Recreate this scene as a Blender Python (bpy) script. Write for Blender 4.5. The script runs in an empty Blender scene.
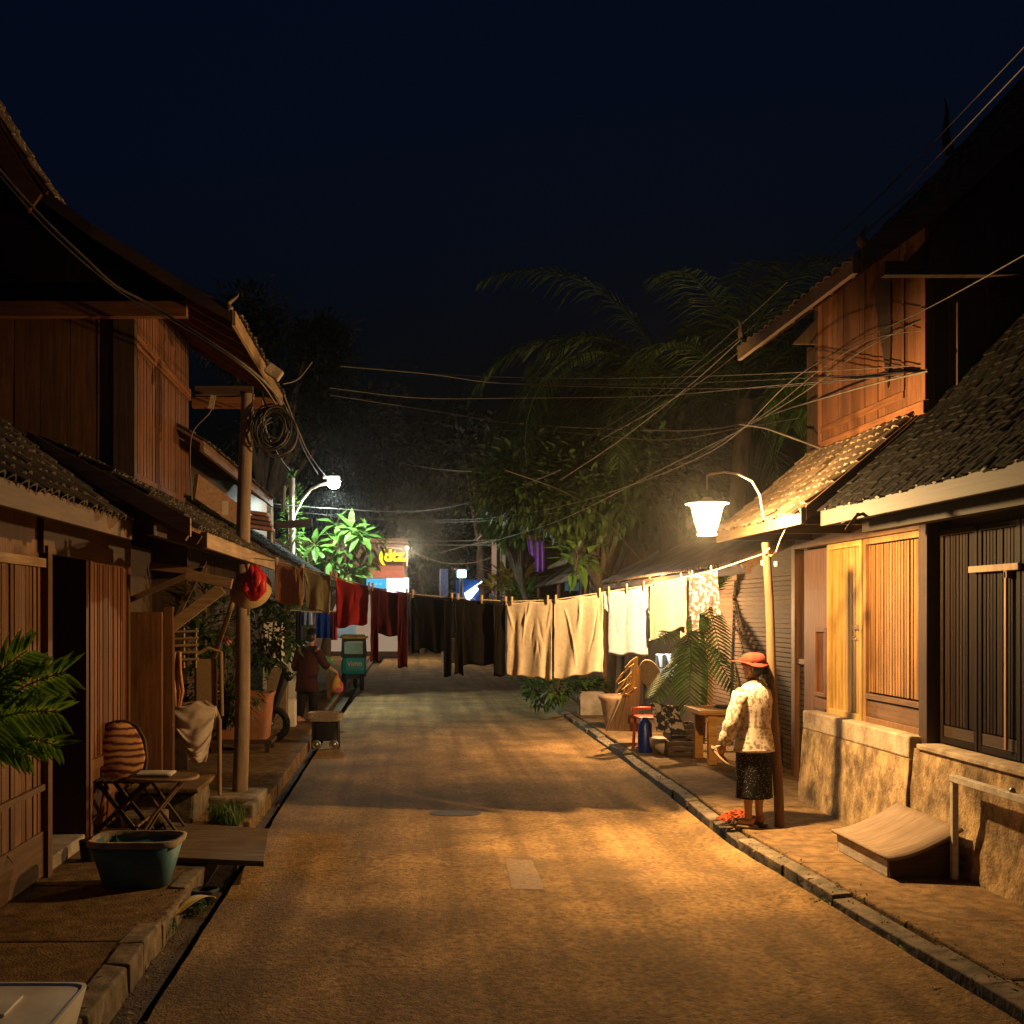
import bpy, math, random
from mathutils import Vector, Matrix, Euler, noise
random.seed(7)
R = math.radians
C = bpy.context.scene.collection
SC = bpy.context.scene
FPX, VX, VY, CH = 1100.0, 405.0, 612.0, 1.9      # focal length in pixels, vanishing point, eye height

def P(px, py, Y):                                  # a point of the place seen at pixel (px,py) standing Y metres away
    return Vector(((px-VX)/FPX*Y, Y, CH-(py-VY)/FPX*Y))
def G(px, py, z=0.0):                              # the point of the level z seen at a pixel
    return P(px, py, (CH-z)*FPX/(py-VY))
def rnd(a, b): return random.uniform(a, b)

# ------------------------------------------------------------------ mesh builder
class MB:
    def __init__(s):
        s.V=[]; s.F=[]; s.T=[]; s.S=[]; s.P=[]; s.m=Matrix()
    def add(s, vs, fs, tint=None, smooth=False):
        b=len(s.V); s.P.append((b,len(s.F))); t=random.random() if tint is None else tint
        s.V += [s.m@Vector(v) for v in vs]
        for f in fs:
            s.F.append([i+b for i in f]); s.T.append(t); s.S.append(smooth)
        return s
    def box(s, c, d, rot=None, tint=None, top=1.0, j=0):
        x,y,z=d[0]/2,d[1]/2,d[2]/2
        vs=[(-x,-y,-z),(x,-y,-z),(x,y,-z),(-x,y,-z),(-x*top,-y*top,z),(x*top,-y*top,z),(x*top,y*top,z),(-x*top,y*top,z)]
        if j: vs=[(a+rnd(-j,j),b+rnd(-j,j),e+rnd(-j,j)) for a,b,e in vs]
        m=Matrix.Translation(Vector(c))
        if rot: m=m@Euler(rot).to_matrix().to_4x4()
        return s.add([m@Vector(v) for v in vs],[(0,3,2,1),(4,5,6,7),(0,1,5,4),(1,2,6,5),(2,3,7,6),(3,0,4,7)],tint)
    def bb(s, x0,x1,y0,y1,z0,z1, tint=None, j=0):
        return s.box(((x0+x1)/2,(y0+y1)/2,(z0+z1)/2),(abs(x1-x0),abs(y1-y0),abs(z1-z0)),None,tint,1.0,j)
    def beam(s, a, b, w, h, tint=None, up=(0,0,1)):
        a=Vector(a); b=Vector(b); d=(b-a).normalized(); u=Vector(up)
        if abs(d.dot(u))>.98: u=Vector((0,1,0))
        r=d.cross(u).normalized()*w/2; u=r.cross(d).normalized()*h/2
        vs=[a-r-u,a+r-u,a+r+u,a-r+u,b-r-u,b+r-u,b+r+u,b-r+u]
        return s.add(vs,[(0,1,2,3),(4,7,6,5),(0,4,5,1),(1,5,6,2),(2,6,7,3),(3,7,4,0)],tint)
    def tube(s, pts, rad, n=8, tint=None, caps=True, flat=1.0):
        pts=[Vector(p) for p in pts]; k=len(pts)
        if not hasattr(rad,'__len__'): rad=[rad]*k
        t=(pts[1]-pts[0]).normalized(); a=Vector((0,0,1)) if abs(t.z)<.9 else Vector((0,1,0))
        u=t.cross(a).normalized(); vs=[]
        for i,p in enumerate(pts):
            t=(pts[min(i+1,k-1)]-pts[max(i-1,0)]).normalized()
            u=(u-t*u.dot(t)).normalized(); w=t.cross(u)
            for q in range(n):
                g=2*math.pi*q/n; vs.append(p+(u*math.cos(g)+w*math.sin(g)*flat)*rad[i])
        fs=[(i*n+q,i*n+(q+1)%n,(i+1)*n+(q+1)%n,(i+1)*n+q) for i in range(k-1) for q in range(n)]
        s.add(vs,fs,tint,True)
        if caps: s.add(vs[:n],[tuple(reversed(range(n)))],tint); s.add(vs[-n:],[tuple(range(n))],tint)
        return s
    def loft(s, rings, n=16, tint=None, smooth=True, caps=True, wob=0, sq=1.0):
        # rings: (cx,cy,cz,rx,ry); elliptical, squareness sq<1
        vs=[]; k=len(rings)
        for i,(cx,cy,cz,rx,ry) in enumerate(rings):
            for q in range(n):
                g=2*math.pi*q/n; c,d=math.cos(g),math.sin(g)
                if sq!=1: c=math.copysign(abs(c)**sq,c); d=math.copysign(abs(d)**sq,d)
                w=1+wob*noise.noise(Vector((c*2.2,d*2.2,cz*6+i*.1)))
                vs.append((cx+rx*c*w,cy+ry*d*w,cz))
        fs=[(i*n+q,i*n+(q+1)%n,(i+1)*n+(q+1)%n,(i+1)*n+q) for i in range(k-1) for q in range(n)]
        s.add(vs,fs,tint,smooth)
        if caps: s.add(vs[:n],[tuple(reversed(range(n)))],tint); s.add(vs[-n:],[tuple(range(n))],tint)
        return s
    def ball(s, c, r, n=12, tint=None, sc=(1,1,1), rot=None):
        m=Euler(rot).to_matrix() if rot else Matrix.Identity(3); c=Vector(c)
        vs=[];h=n//2+1
        for i in range(h+1):
            a=math.pi*i/h
            for q in range(n):
                g=2*math.pi*q/n
                vs.append(c+m@Vector((r*sc[0]*math.sin(a)*math.cos(g),r*sc[1]*math.sin(a)*math.sin(g),-r*sc[2]*math.cos(a))))
        return s.add(vs,[(i*n+q,i*n+(q+1)%n,(i+1)*n+(q+1)%n,(i+1)*n+q) for i in range(h) for q in range(n)],tint,True)
    def prism(s, poly, axis, lo, hi, tint=None):
        # poly in the two other axes' order (x:(y,z) y:(x,z) z:(x,y))
        def mk(p,v):
            return (v,p[0],p[1]) if axis=='x' else ((p[0],v,p[1]) if axis=='y' else (p[0],p[1],v))
        n=len(poly); vs=[mk(p,lo) for p in poly]+[mk(p,hi) for p in poly]
        return s.add(vs,[tuple(range(n)),tuple(reversed(range(n,2*n)))]+[(i,i+n,(i+1)%n+n,(i+1)%n) for i in range(n)],tint)
    def grid(s, f, nu, nv, tint=None, smooth=True):
        vs=[f(i/nu,k/nv) for k in range(nv+1) for i in range(nu+1)]
        return s.add(vs,[(k*(nu+1)+i,k*(nu+1)+i+1,(k+1)*(nu+1)+i+1,(k+1)*(nu+1)+i) for k in range(nv) for i in range(nu)],tint,smooth)
    def leaf(s, base, d, up, L, W, tint=None, droop=.15):
        d=d.normalized(); r=d.cross(up)
        if r.length<1e-4: r=d.cross(Vector((1,.3,.2)))
        r.normalize(); u=r.cross(d)
        m1=base+d*L*.35; m2=base+d*L*.72-u*L*droop*.5; tp=base+d*L-u*L*droop
        return s.add([base,m1+r*W*.5+u*W*.12,m2+r*W*.38,tp,m2-r*W*.38,m1-r*W*.5+u*W*.12,m1,m2-u*W*.1],
              [(0,6,1),(1,6,7,2),(2,7,3),(0,5,6),(5,4,7,6),(4,3,7)],tint,False)
    def each(s, name, mat, parent=None, **k):
        q=s.P+[(len(s.V),len(s.F))]; out=[]
        for (v0,f0),(v1,f1) in zip(q,q[1:]):
            m=MB(); m.V=s.V[v0:v1]; m.F=[[i-v0 for i in f] for f in s.F[f0:f1]]; m.T=s.T[f0:f1]; m.S=s.S[f0:f1]; out.append(m.build(name,mat,parent,**k))
        return out
    def build(s, name, mat, parent=None, origin=None, bevel=0, solid=0, sub=0):
        if origin is None:
            xs=[v.x for v in s.V]; ys=[v.y for v in s.V]; zs=[v.z for v in s.V]
            origin=Vector(((min(xs)+max(xs))/2,(min(ys)+max(ys))/2,min(zs)))
        origin=Vector(origin)
        me=bpy.data.meshes.new(name)
        me.from_pydata([tuple(v-origin) for v in s.V],[],s.F)
        me.polygons.foreach_set('use_smooth',s.S)
        a=me.attributes.new('tint','FLOAT','FACE'); a.data.foreach_set('value',s.T)
        me.materials.append(mat); me.update()
        o=bpy.data.objects.new(name,me); C.objects.link(o)
        o.location=origin
        if parent is not None:
            o.parent=parent; o.location=origin-WL[parent.name]
        WL[o.name]=origin.copy()
        if solid:
            q=o.modifiers.new('s','SOLIDIFY'); q.thickness=solid; q.offset=0
        if bevel:
            q=o.modifiers.new('b','BEVEL'); q.width=bevel; q.segments=2; q.limit_method='ANGLE'; q.angle_limit=R(40)
        if sub:
            q=o.modifiers.new('u','SUBSURF'); q.levels=sub; q.render_levels=sub
        return o
WL={}
def tag(o, label=None, cat=None, group=None, kind=None):
    for k,v in (('label',label),('category',cat),('group',group),('kind',kind)):
        if v: o[k]=v
    return o
def emp(name, loc, label, cat, group=None):
    o=bpy.data.objects.new(name,None); C.objects.link(o); o.location=loc; o.empty_display_size=.1
    WL[o.name]=Vector(loc); return tag(o,label,cat,group)
def struct(name, mb, m, **k): return tag(mb.build(name,m,**k),kind='structure')

# ------------------------------------------------------------------ materials
def mat(name, c1, c2=None, sc=(8,8,8), rough=.8, bump=.3, bd=.01, tint=.0, dirt=None, dsc=1.2, damt=.5, det=6, spec=.3,
        trans=0, metal=0, fine=0, coarse=None, streak=0, coat=0, thr=(.35,.65)):
    m=bpy.data.materials.new(name); m.use_nodes=True; N=m.node_tree; n=N.nodes; l=N.links
    b=n['Principled BSDF']; b.inputs['Roughness'].default_value=rough; b.inputs['Specular IOR Level'].default_value=spec
    b.inputs['Metallic'].default_value=metal
    if coat: b.inputs['Coat Weight'].default_value=coat
    tc=n.new('ShaderNodeTexCoord'); mp=n.new('ShaderNodeMapping'); mp.inputs['Scale'].default_value=sc
    l.new(tc.outputs['Object'],mp.inputs['Vector'])
    nz=n.new('ShaderNodeTexNoise'); nz.inputs['Scale'].default_value=1; nz.inputs['Detail'].default_value=det; nz.inputs['Roughness'].default_value=.6
    l.new(mp.outputs[0],nz.inputs['Vector'])
    rp=n.new('ShaderNodeValToRGB'); e=rp.color_ramp.elements
    e[0].position,e[1].position=thr; c2=c2 or tuple(x*.6 for x in c1)
    e[0].color=(*c1,1); e[1].color=(*c2,1); l.new(nz.outputs[0],rp.inputs[0]); col=rp.outputs[0]
    def mul(col,fac_socket,lo,hi):
        mr=n.new('ShaderNodeMapRange'); mr.inputs['To Min'].default_value=lo; mr.inputs['To Max'].default_value=hi
        l.new(fac_socket,mr.inputs['Value']); vm=n.new('ShaderNodeVectorMath'); vm.operation='SCALE'
        l.new(col,vm.inputs[0]); l.new(mr.outputs[0],vm.inputs['Scale']); return vm.outputs[0]
    if tint:
        at=n.new('ShaderNodeAttribute'); at.attribute_name='tint'
        col=mul(col,at.outputs['Fac'],1-tint,1+tint)
    if coarse:
        c_=n.new('ShaderNodeTexNoise'); c_.inputs['Scale'].default_value=coarse[0]; c_.inputs['Detail'].default_value=5; l.new(tc.outputs['Object'],c_.inputs['Vector'])
        col=mul(col,c_.outputs[0],1-coarse[1],1+coarse[1])
    if streak:
        mp2=n.new('ShaderNodeMapping'); mp2.inputs['Scale'].default_value=(3.2,.16,1); l.new(tc.outputs['Object'],mp2.inputs['Vector'])
        s_=n.new('ShaderNodeTexNoise'); s_.inputs['Scale'].default_value=1; s_.inputs['Detail'].default_value=7; s_.inputs['Distortion'].default_value=.4; l.new(mp2.outputs[0],s_.inputs['Vector'])
        col=mul(col,s_.outputs[0],1-streak,1+streak)
        vo=n.new('ShaderNodeTexVoronoi'); vo.feature='DISTANCE_TO_EDGE'; vo.inputs['Scale'].default_value=.35
        dn=n.new('ShaderNodeTexNoise'); dn.inputs['Scale'].default_value=3; dn.inputs['Detail'].default_value=6; l.new(tc.outputs['Object'],dn.inputs['Vector'])
        va=n.new('ShaderNodeVectorMath'); va.operation='MULTIPLY_ADD'; va.inputs[1].default_value=(.5,.5,.5); l.new(dn.outputs['Color'],va.inputs[0]); l.new(tc.outputs['Object'],va.inputs[2]); l.new(va.outputs[0],vo.inputs['Vector'])
        cr_=n.new('ShaderNodeMapRange'); cr_.inputs['From Min'].default_value=0; cr_.inputs['From Max'].default_value=.012; cr_.inputs['To Min'].default_value=.72; cr_.inputs['To Max'].default_value=1; l.new(vo.outputs[0],cr_.inputs['Value'])
        vm_=n.new('ShaderNodeVectorMath'); vm_.operation='SCALE'; l.new(col,vm_.inputs[0]); l.new(cr_.outputs[0],vm_.inputs['Scale']); col=vm_.outputs[0]
    if dirt:
        d=n.new('ShaderNodeTexNoise'); d.inputs['Scale'].default_value=dsc; d.inputs['Detail'].default_value=8; d.inputs['Roughness'].default_value=.7
        l.new(tc.outputs['Object'],d.inputs['Vector'])
        r2=n.new('ShaderNodeMapRange'); r2.inputs['From Min'].default_value=.45; r2.inputs['From Max'].default_value=.68; r2.inputs['To Max'].default_value=damt
        l.new(d.outputs[0],r2.inputs['Value'])
        mx=n.new('ShaderNodeMix'); mx.data_type='RGBA'; l.new(r2.outputs[0],mx.inputs[0]); l.new(col,mx.inputs[6]); mx.inputs[7].default_value=(*dirt,1)
        col=mx.outputs[2]
    l.new(col,b.inputs['Base Color'])
    h=nz.outputs[0]
    if fine:
        f=n.new('ShaderNodeTexNoise'); f.inputs['Scale'].default_value=fine; f.inputs['Detail'].default_value=4
        l.new(tc.outputs['Object'],f.inputs['Vector'])
        ad=n.new('ShaderNodeMath'); ad.operation='ADD'; l.new(nz.outputs[0],ad.inputs[0]); l.new(f.outputs[0],ad.inputs[1]); h=ad.outputs[0]
    if bump:
        bp=n.new('ShaderNodeBump'); bp.inputs['Strength'].default_value=bump; bp.inputs['Distance'].default_value=bd
        l.new(h,bp.inputs['Height']); l.new(bp.outputs[0],b.inputs['Normal'])
    if trans:
        tr=n.new('ShaderNodeBsdfTranslucent'); l.new(col,tr.inputs['Color']); ms=n.new('ShaderNodeMixShader'); ms.inputs[0].default_value=trans
        l.new(b.outputs[0],ms.inputs[1]); l.new(tr.outputs[0],ms.inputs[2]); l.new(ms.outputs[0],n['Material Output'].inputs[0])
    return m
def emit(name, c, s, transp=0):
    m=bpy.data.materials.new(name); m.use_nodes=True; n=m.node_tree.nodes; l=m.node_tree.links
    n.remove(n['Principled BSDF']); e=n.new('ShaderNodeEmission'); e.inputs[0].default_value=(*c,1); e.inputs[1].default_value=s
    if transp:
        t=n.new('ShaderNodeBsdfTransparent'); ms=n.new('ShaderNodeMixShader'); ms.inputs[0].default_value=transp
        l.new(e.outputs[0],ms.inputs[1]); l.new(t.outputs[0],ms.inputs[2]); l.new(ms.outputs[0],n['Material Output'].inputs[0])
    else: l.new(e.outputs[0],n['Material Output'].inputs[0])
    return m
def wood(name,c,ax='z',tint=.3,rough=.65,k=1.0,c2=None,dirt=None,**kw):
    s={'z':(38,38,2.2),'y':(38,2.2,38),'x':(2.2,38,38)}[ax]
    dirt=dirt or tuple(x*.32 for x in c); kw.setdefault('damt',.6)
    return mat(name,c,c2 or tuple(x*.55 for x in c),sc=s,rough=rough,bump=.35*k,bd=.004,tint=tint,dirt=dirt,dsc=1.6,**kw)
def cloth(name,c,c2=None,sc=(30,30,30),trans=.12,**kw):
    return mat(name,c,c2 or tuple(x*.82 for x in c),sc=sc,rough=.95,bump=.25,bd=.006,spec=.1,trans=trans,fine=120,**kw)

M={}
M['road']=mat('road',(.31,.19,.078),(.095,.056,.025),sc=(26,26,26),rough=.9,spec=.08,bump=1,bd=.010,dirt=(.10,.068,.04),dsc=.7,damt=.8,det=10,fine=70,thr=(.32,.72),coarse=(1.3,.85),streak=.95)
M['pave']=mat('pave',(.25,.155,.075),(.11,.07,.036),sc=(9,9,9),rough=.95,spec=.08,bump=.8,bd=.012,dirt=(.07,.05,.03),dsc=1.5,damt=.85,coarse=(1.5,.4),det=10,tint=.12,fine=70)
M['soil']=mat('soil',(.12,.085,.055),(.06,.04,.028),sc=(9,9,9),rough=1,bump=1,bd=.02,fine=60)
M['kerb']=mat('kerb',(.22,.165,.11),(.08,.06,.04),sc=(7,7,7),rough=.95,bump=1,bd=.02,tint=.3,dirt=(.05,.05,.025),dsc=4,damt=.7)
M['stone']=mat('stone',(.48,.34,.17),(.17,.11,.06),sc=(11,11,7),rough=.95,bump=.7,bd=.012,dirt=(.05,.032,.018),dsc=3.5,damt=.97,det=10,fine=45,coarse=(2.5,.75))
M['plaster']=mat('plaster',(.46,.37,.26),(.28,.21,.14),sc=(9,9,6),rough=.9,bump=.6,bd=.01,dirt=(.14,.095,.06),dsc=3,damt=.85,fine=40)
M['wredz']=wood('wood_red',(.20,.08,.031),'z',dirt=(.07,.03,.013)); M['wredy']=wood('wood_red_long',(.23,.09,.032),'y'); M['wredx']=wood('wood_red_across',(.22,.085,.03),'x')
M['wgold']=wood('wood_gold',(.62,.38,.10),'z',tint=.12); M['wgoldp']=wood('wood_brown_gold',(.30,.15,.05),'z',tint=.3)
M['wdark']=wood('wood_dark',(.075,.042,.024),'z'); M['wdarky']=wood('wood_dark_long',(.085,.048,.028),'y'); M['wdarkx']=wood('wood_dark_across',(.085,.048,.028),'x')
M['wpale']=wood('wood_pale',(.42,.27,.14),'y',tint=.15,dirt=(.13,.08,.045)); M['wpalex']=wood('wood_pale_across',(.40,.26,.14),'x',tint=.15); M['wpalez']=wood('wood_pale_upright',(.38,.24,.13),'z',tint=.15,dirt=(.12,.08,.05))
M['wbrz']=wood('wood_brown',(.21,.095,.038),'z'); M['wbry']=wood('wood_brown_long',(.21,.115,.058),'y'); M['wbrx']=wood('wood_brown_across',(.2,.11,.055),'x')
M['weave']=mat('weave',(.10,.06,.034),(.055,.034,.02),sc=(6,6,60),rough=.85,bump=.5,bd=.006,tint=.2)
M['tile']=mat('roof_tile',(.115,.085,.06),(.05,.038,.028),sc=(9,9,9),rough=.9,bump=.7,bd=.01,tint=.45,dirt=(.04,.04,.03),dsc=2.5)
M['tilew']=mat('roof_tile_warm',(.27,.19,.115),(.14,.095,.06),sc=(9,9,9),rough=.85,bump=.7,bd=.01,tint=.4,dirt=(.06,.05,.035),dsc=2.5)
M['tin']=mat('rusty_sheet',(.20,.13,.085),(.11,.065,.045),sc=(4,4,4),rough=.75,bump=.3,bd=.01,dirt=(.05,.03,.02),dsc=2)
M['metal']=mat('grey_metal',(.35,.33,.3),(.2,.18,.16),rough=.4,metal=.7,bump=.1)
M['steelw']=mat('painted_steel',(.55,.5,.42),(.35,.3,.24),sc=(20,20,20),rough=.6,bump=.2,bd=.003)
M['black']=mat('black_plastic',(.012,.012,.013),(.02,.02,.02),rough=.5,bump=.1)
M['rubber']=mat('rubber',(.015,.014,.014),rough=.85,bump=.2)
M['cable']=mat('cable',(.16,.13,.10),(.09,.075,.06),rough=.6,bump=0)
M['cabledark']=mat('cable_dark',(.03,.025,.02),rough=.6,bump=0)
M['rope']=mat('rope',(.6,.5,.38),rough=.9,bump=.4,bd=.002,sc=(90,90,90))
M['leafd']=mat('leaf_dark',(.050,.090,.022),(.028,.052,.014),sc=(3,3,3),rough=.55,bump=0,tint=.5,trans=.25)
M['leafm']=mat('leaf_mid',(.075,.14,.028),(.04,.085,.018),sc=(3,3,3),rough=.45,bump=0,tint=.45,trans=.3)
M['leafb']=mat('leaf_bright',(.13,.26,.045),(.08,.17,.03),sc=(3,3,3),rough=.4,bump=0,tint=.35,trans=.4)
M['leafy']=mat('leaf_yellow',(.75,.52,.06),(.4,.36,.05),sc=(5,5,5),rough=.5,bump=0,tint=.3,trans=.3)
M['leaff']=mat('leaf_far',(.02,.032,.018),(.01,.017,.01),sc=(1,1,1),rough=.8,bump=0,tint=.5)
M['bark']=mat('bark',(.12,.09,.065),(.06,.045,.03),sc=(9,9,3),rough=.95,bump=1,bd=.02)
M['terra']=mat('terracotta',(.42,.18,.085),(.28,.12,.06),sc=(5,5,5),rough=.85,bump=.4,dirt=(.14,.08,.05),dsc=4,fine=50)
M['concrete']=mat('concrete',(.42,.37,.31),(.28,.24,.2),sc=(5,5,5),rough=.9,bump=.4,dirt=(.12,.1,.07),dsc=3,fine=60)
M['white']=mat('white_paint',(.75,.73,.68),(.6,.57,.52),sc=(4,4,4),rough=.6,bump=.1,dirt=(.35,.3,.24),dsc=3,damt=.4)
M['skin']=mat('skin',(.36,.19,.11),(.30,.15,.085),sc=(20,20,20),rough=.55,bump=.1,bd=.002)
M['hair']=mat('hair',(.012,.009,.008),(.02,.015,.012),sc=(80,80,6),rough=.4,bump=.4,bd=.004)
M['glass']=mat('dark_glass',(.02,.025,.03),rough=.1,bump=0,spec=.6)

M['tileb']=mat('roof_tile_black',(.012,.0095,.007),(.006,.005,.004),sc=(9,9,9),rough=.95,bump=.9,bd=.012,tint=.6,dirt=(.02,.022,.014),dsc=3,spec=.1)
M['wdb']=wood('wood_dull_long',(.05,.029,.015),'y',tint=.1,dirt=(.05,.03,.02))
M['wblk']=wood('wood_black',(.022,.013,.009),'z',tint=.5,spec=.08)
WARM, COOL, HAZE, SKYS = 1350, 1000, .0006, .16
# ------------------------------------------------------------------ ground, road, pavements
mb=MB(); mb.grid(lambda u,v:(-160+320*u,-40+360*v,-.2+.02*math.sin(u*40)*math.cos(v*33)),40,40); struct('ground',mb,M['soil'],origin=(0,0,0))
KR=[(-8,3.2),(0,3.0),(5,2.82),(8.8,2.63),(11.7,2.72),(14,2.77),(27,2.92),(62,3.1)]     # right road edge
def kx(y):
    for (a,b),(c,d) in zip(KR,KR[1:]):
        if a<=y<=c: return b+(d-b)*(y-a)/(c-a)
    return KR[-1][1]
def rough(x,y,a=.006): return a*noise.noise(Vector((x*1.6,y*1.1,0)))+a*.5*noise.noise(Vector((x*6,y*6,3)))
def roadpt(u,v):
    y=-8+70*(v**1.7); w=kx(y)-.045+.012*noise.noise(Vector((0,y*3,5)))
    x0=-1.2+.012*noise.noise(Vector((9,y*2.5,0)))+.012*max(0,y-16)
    return (x0+(w-x0)*u, y, rough(x0+(w-x0)*u,y)+.015*(1-(2*u-1)**2)+.05*max(0,(u-.93)/.07)**1.5)
mb=MB(); mb.grid(roadpt,60,300)
mb.grid(lambda u,v:(roadpt(0,v)[0],roadpt(0,v)[1],roadpt(0,v)[2]-.2*u),1,300); mb.grid(lambda u,v:(roadpt(1,v)[0],roadpt(1,v)[1],roadpt(1,v)[2]-.2*(1-u)),1,300)
struct('road',mb,M['road'],origin=(0,0,0))
# dirt strip and far ends of the left gutter
mb=MB(); mb.grid(lambda u,v:(-1.5+.235*u,-6+60*v,-.045+.02*noise.noise(Vector((u*2,v*260,1)))),6,300); struct('gutter',mb,M['soil'],origin=(0,0,0))
# left pavement: rows of slabs
mb=MB(); y=-4
while y<55:
    h=rnd(.9,1.5) if y<20 else 4
    e=-1.43+rnd(-.015,.015)
    if 9.4<y<16: e=-1.34
    mb.bb(e-1.3,e,y,y+h-.012,-.18,.1+rnd(-.004,.004),j=.006); mb.bb(e-9,e-1.312,y,y+h-.012,-.18,.1+rnd(-.004,.004),j=.004)
    y+=h
struct('pavement',mb,M['pave'],origin=(0,0,0),bevel=.012)
mb=MB(); y=3
while y<9.2:
    h=rnd(.3,.85); mb.bb(-1.55+rnd(-.02,.02),-1.41+rnd(-.015,.015),y,y+h,-.15,.108+rnd(-.012,.012),j=.012); y+=h+.008
struct('kerb_stones',mb,M['kerb'],origin=(0,0,0),bevel=.012)
# right pavement
mb=MB(); y=-4
while y<55:
    h=rnd(1.0,1.7) if y<22 else 4
    a,b=kx(y)+.13,kx(y+h)+.13; z=.12+rnd(-.005,.005); g=.012; xs=[0,1.05 if y<22 else 2,12]
    for p,q in zip(xs,xs[1:]):
        vs=[(a+p+.01,y,z-.004),(a+q,y,z),(b+q,y+h-g,z),(b+p+.01,y+h-g,z)]
        mb.add([(v[0],v[1],-.18) for v in vs]+vs,[(0,3,2,1),(4,5,6,7),(0,1,5,4),(1,2,6,5),(2,3,7,6),(3,0,4,7)])
    y+=h
struct('pavement',mb,M['pave'],origin=(0,0,0),bevel=.014)
mb=MB(); y=1
while y<40:
    h=rnd(.3,1.1); a=kx(y); b=kx(y+h); j1=rnd(-.018,.018); z=.105+rnd(-.025,.012)
    vs=[(a+j1,y,z-.012),(a+.125,y,z),(b+.125,y+h-.007,z),(b+j1+rnd(-.02,.02),y+h-.007,z-.012)]
    mb.add([(v[0],v[1],-.18) for v in vs]+vs,[(0,3,2,1),(4,5,6,7),(0,1,5,4),(1,2,6,5),(2,3,7,6),(3,0,4,7)]); y+=h
struct('kerb',mb,M['kerb'],origin=(0,0,0),bevel=.008)
# repair patch and sunken patch in the road
def rz0(x,y):
    w=kx(y)-.045; u=(x+1.2)/(w+1.2); return rough(x,y)+.015*(1-(2*u-1)**2)
def road_slab(name,poly,m,h):
    mb=MB(); A,B_,C_,D_=[Vector((p.x,p.y,0)) for p in poly]
    def f(u,v):
        q=A.lerp(B_,u).lerp(D_.lerp(C_,u),v); q.x+=.012*noise.noise(q*7); q.y+=.012*noise.noise(q*9+Vector((5,5,5))); q.z=rz0(q.x,q.y)+h; return q
    mb.grid(f,20,20); return mb.build(name,m)
tag(road_slab('road_patch',(G(505,862),G(532,862),G(545,892),G(512,892)),mat('patch',(.21,.13,.06),(.13,.08,.038),sc=(25,25,25),bump=.8,fine=60,dirt=(.12,.1,.08),dsc=3),.003),kind='structure')
mc=mat('cover',(.035,.024,.015),(.02,.014,.009),sc=(30,30,30),bump=.8)
mb=MB(); cc_=G(455,815)
def cov(u,v):
    a=2*math.pi*u; x=cc_.x+.27*v*math.cos(a); y=cc_.y+.17*v*math.sin(a); return (x,y,rz0(x,y)+.0025-(.02 if v>.99 else 0))
mb.grid(cov,36,10); o=mb.build('manhole_cover',mc); tag(o,'small dark utility cover in the middle of the road','manhole cover')

# grit, leaves and pebbles lying about
mb=MB()
for i in range(1100):
    side=random.random(); sm=1
    if side<.45: y=rnd(4.2,16); x=kx(y)+abs(random.gauss(0,.12))*random.choice((-1,1)); z=.0 if x<kx(y)-.05 else .12
    elif side<.85: y=rnd(4.2,14); x=-1.38+random.gauss(0,.09); z=-.03 if x>-1.42 else .105
    else: y=rnd(4.2,14); x=rnd(-1.1,2.6); z=.012; sm=.35
    if x>-1.26 and x<-1.15: continue
    s=rnd(.003,.008)*sm; mb.box((x,y,z+s*.4),(s,s*rnd(.7,1.5),s*.8),(rnd(0,3),rnd(0,3),rnd(0,3)))
tag(mb.build('grit',M['pave'],origin=(0,0,0)),'loose grit and crumbs scattered along the road edges','grit',kind='stuff')
mb=MB()
for i in range(150):
    if random.random()<.5: y=rnd(4.5,14); x=kx(y)+random.gauss(0,.1); z=.13 if x>kx(y)-.05 else .02
    else: y=rnd(4.5,14); x=-1.36+random.gauss(0,.08); z=0 if x>-1.43 else .115
    a=rnd(0,6.3); mb.leaf(Vector((x,y,z)),Vector((math.cos(a),math.sin(a),rnd(0,.4))),Vector((0,0,1)),rnd(.03,.08),rnd(.015,.03),droop=.3)
tag(mb.build('leaf_litter',mat('litter',(.2,.13,.05),(.1,.07,.03),tint=.5,bump=0),origin=(0,0,0)),'small dry leaves fallen along both gutters','leaf litter',kind='stuff')
def tuft(mb,c,r,n,h):
    for i in range(n):
        a=rnd(0,6.3); q=r*math.sqrt(random.random()); b=Vector((c[0]+q*math.cos(a),c[1]+q*math.sin(a)*1.6,c[2]))
        d=Vector((math.cos(a)*rnd(.1,.9),math.sin(a)*rnd(.1,.9),1)); mb.leaf(b,d,Vector((math.cos(a),math.sin(a),.2)),rnd(.5,1.1)*h,.012,droop=.5)
def weed(name,c,r,n,h,label,m='leafm',grp='weeds in the left gutter'):
    mb=MB(); tuft(mb,c,r,n,h)
    for i in range(n//2):
        a=rnd(0,6.3); q=r*random.random(); b=Vector((c[0]+q*math.cos(a),c[1]+q*math.sin(a)*1.6,c[2]+rnd(.1,.9)*h)); mb.leaf(b,Vector((math.cos(a),math.sin(a),rnd(-.2,.6))),Vector((0,0,1)),rnd(.03,.06),.02)
    tag(mb.build(name,M[m]),label,'weed',grp)
p=G(158,935,-.03); weed('weed',(p.x,p.y,-.04),.10,110,.11,'low green weed in the gutter beside the stone kerb edge')
p=G(190,912,-.03); weed('weed',(p.x+.02,p.y,-.04),.09,60,.10,'thin weed under the fallen yellow leaf in the gutter')
p=G(226,826,.1); weed('weed',(p.x,p.y,.1),.13,240,.19,'bushy green weed at the foot of the round wooden pole')
p=G(797,905,.0); weed('weed',(kx(7.1)-.02,7.1,.0),.05,50,.05,'small moss green tuft in the right kerb gap',grp='weeds along the right kerb')
weed('weed',(kx(6.1)-.02,6.15,.0),.04,30,.05,'tiny tuft in the right kerb gap nearest the camera',grp='weeds along the right kerb')
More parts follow.
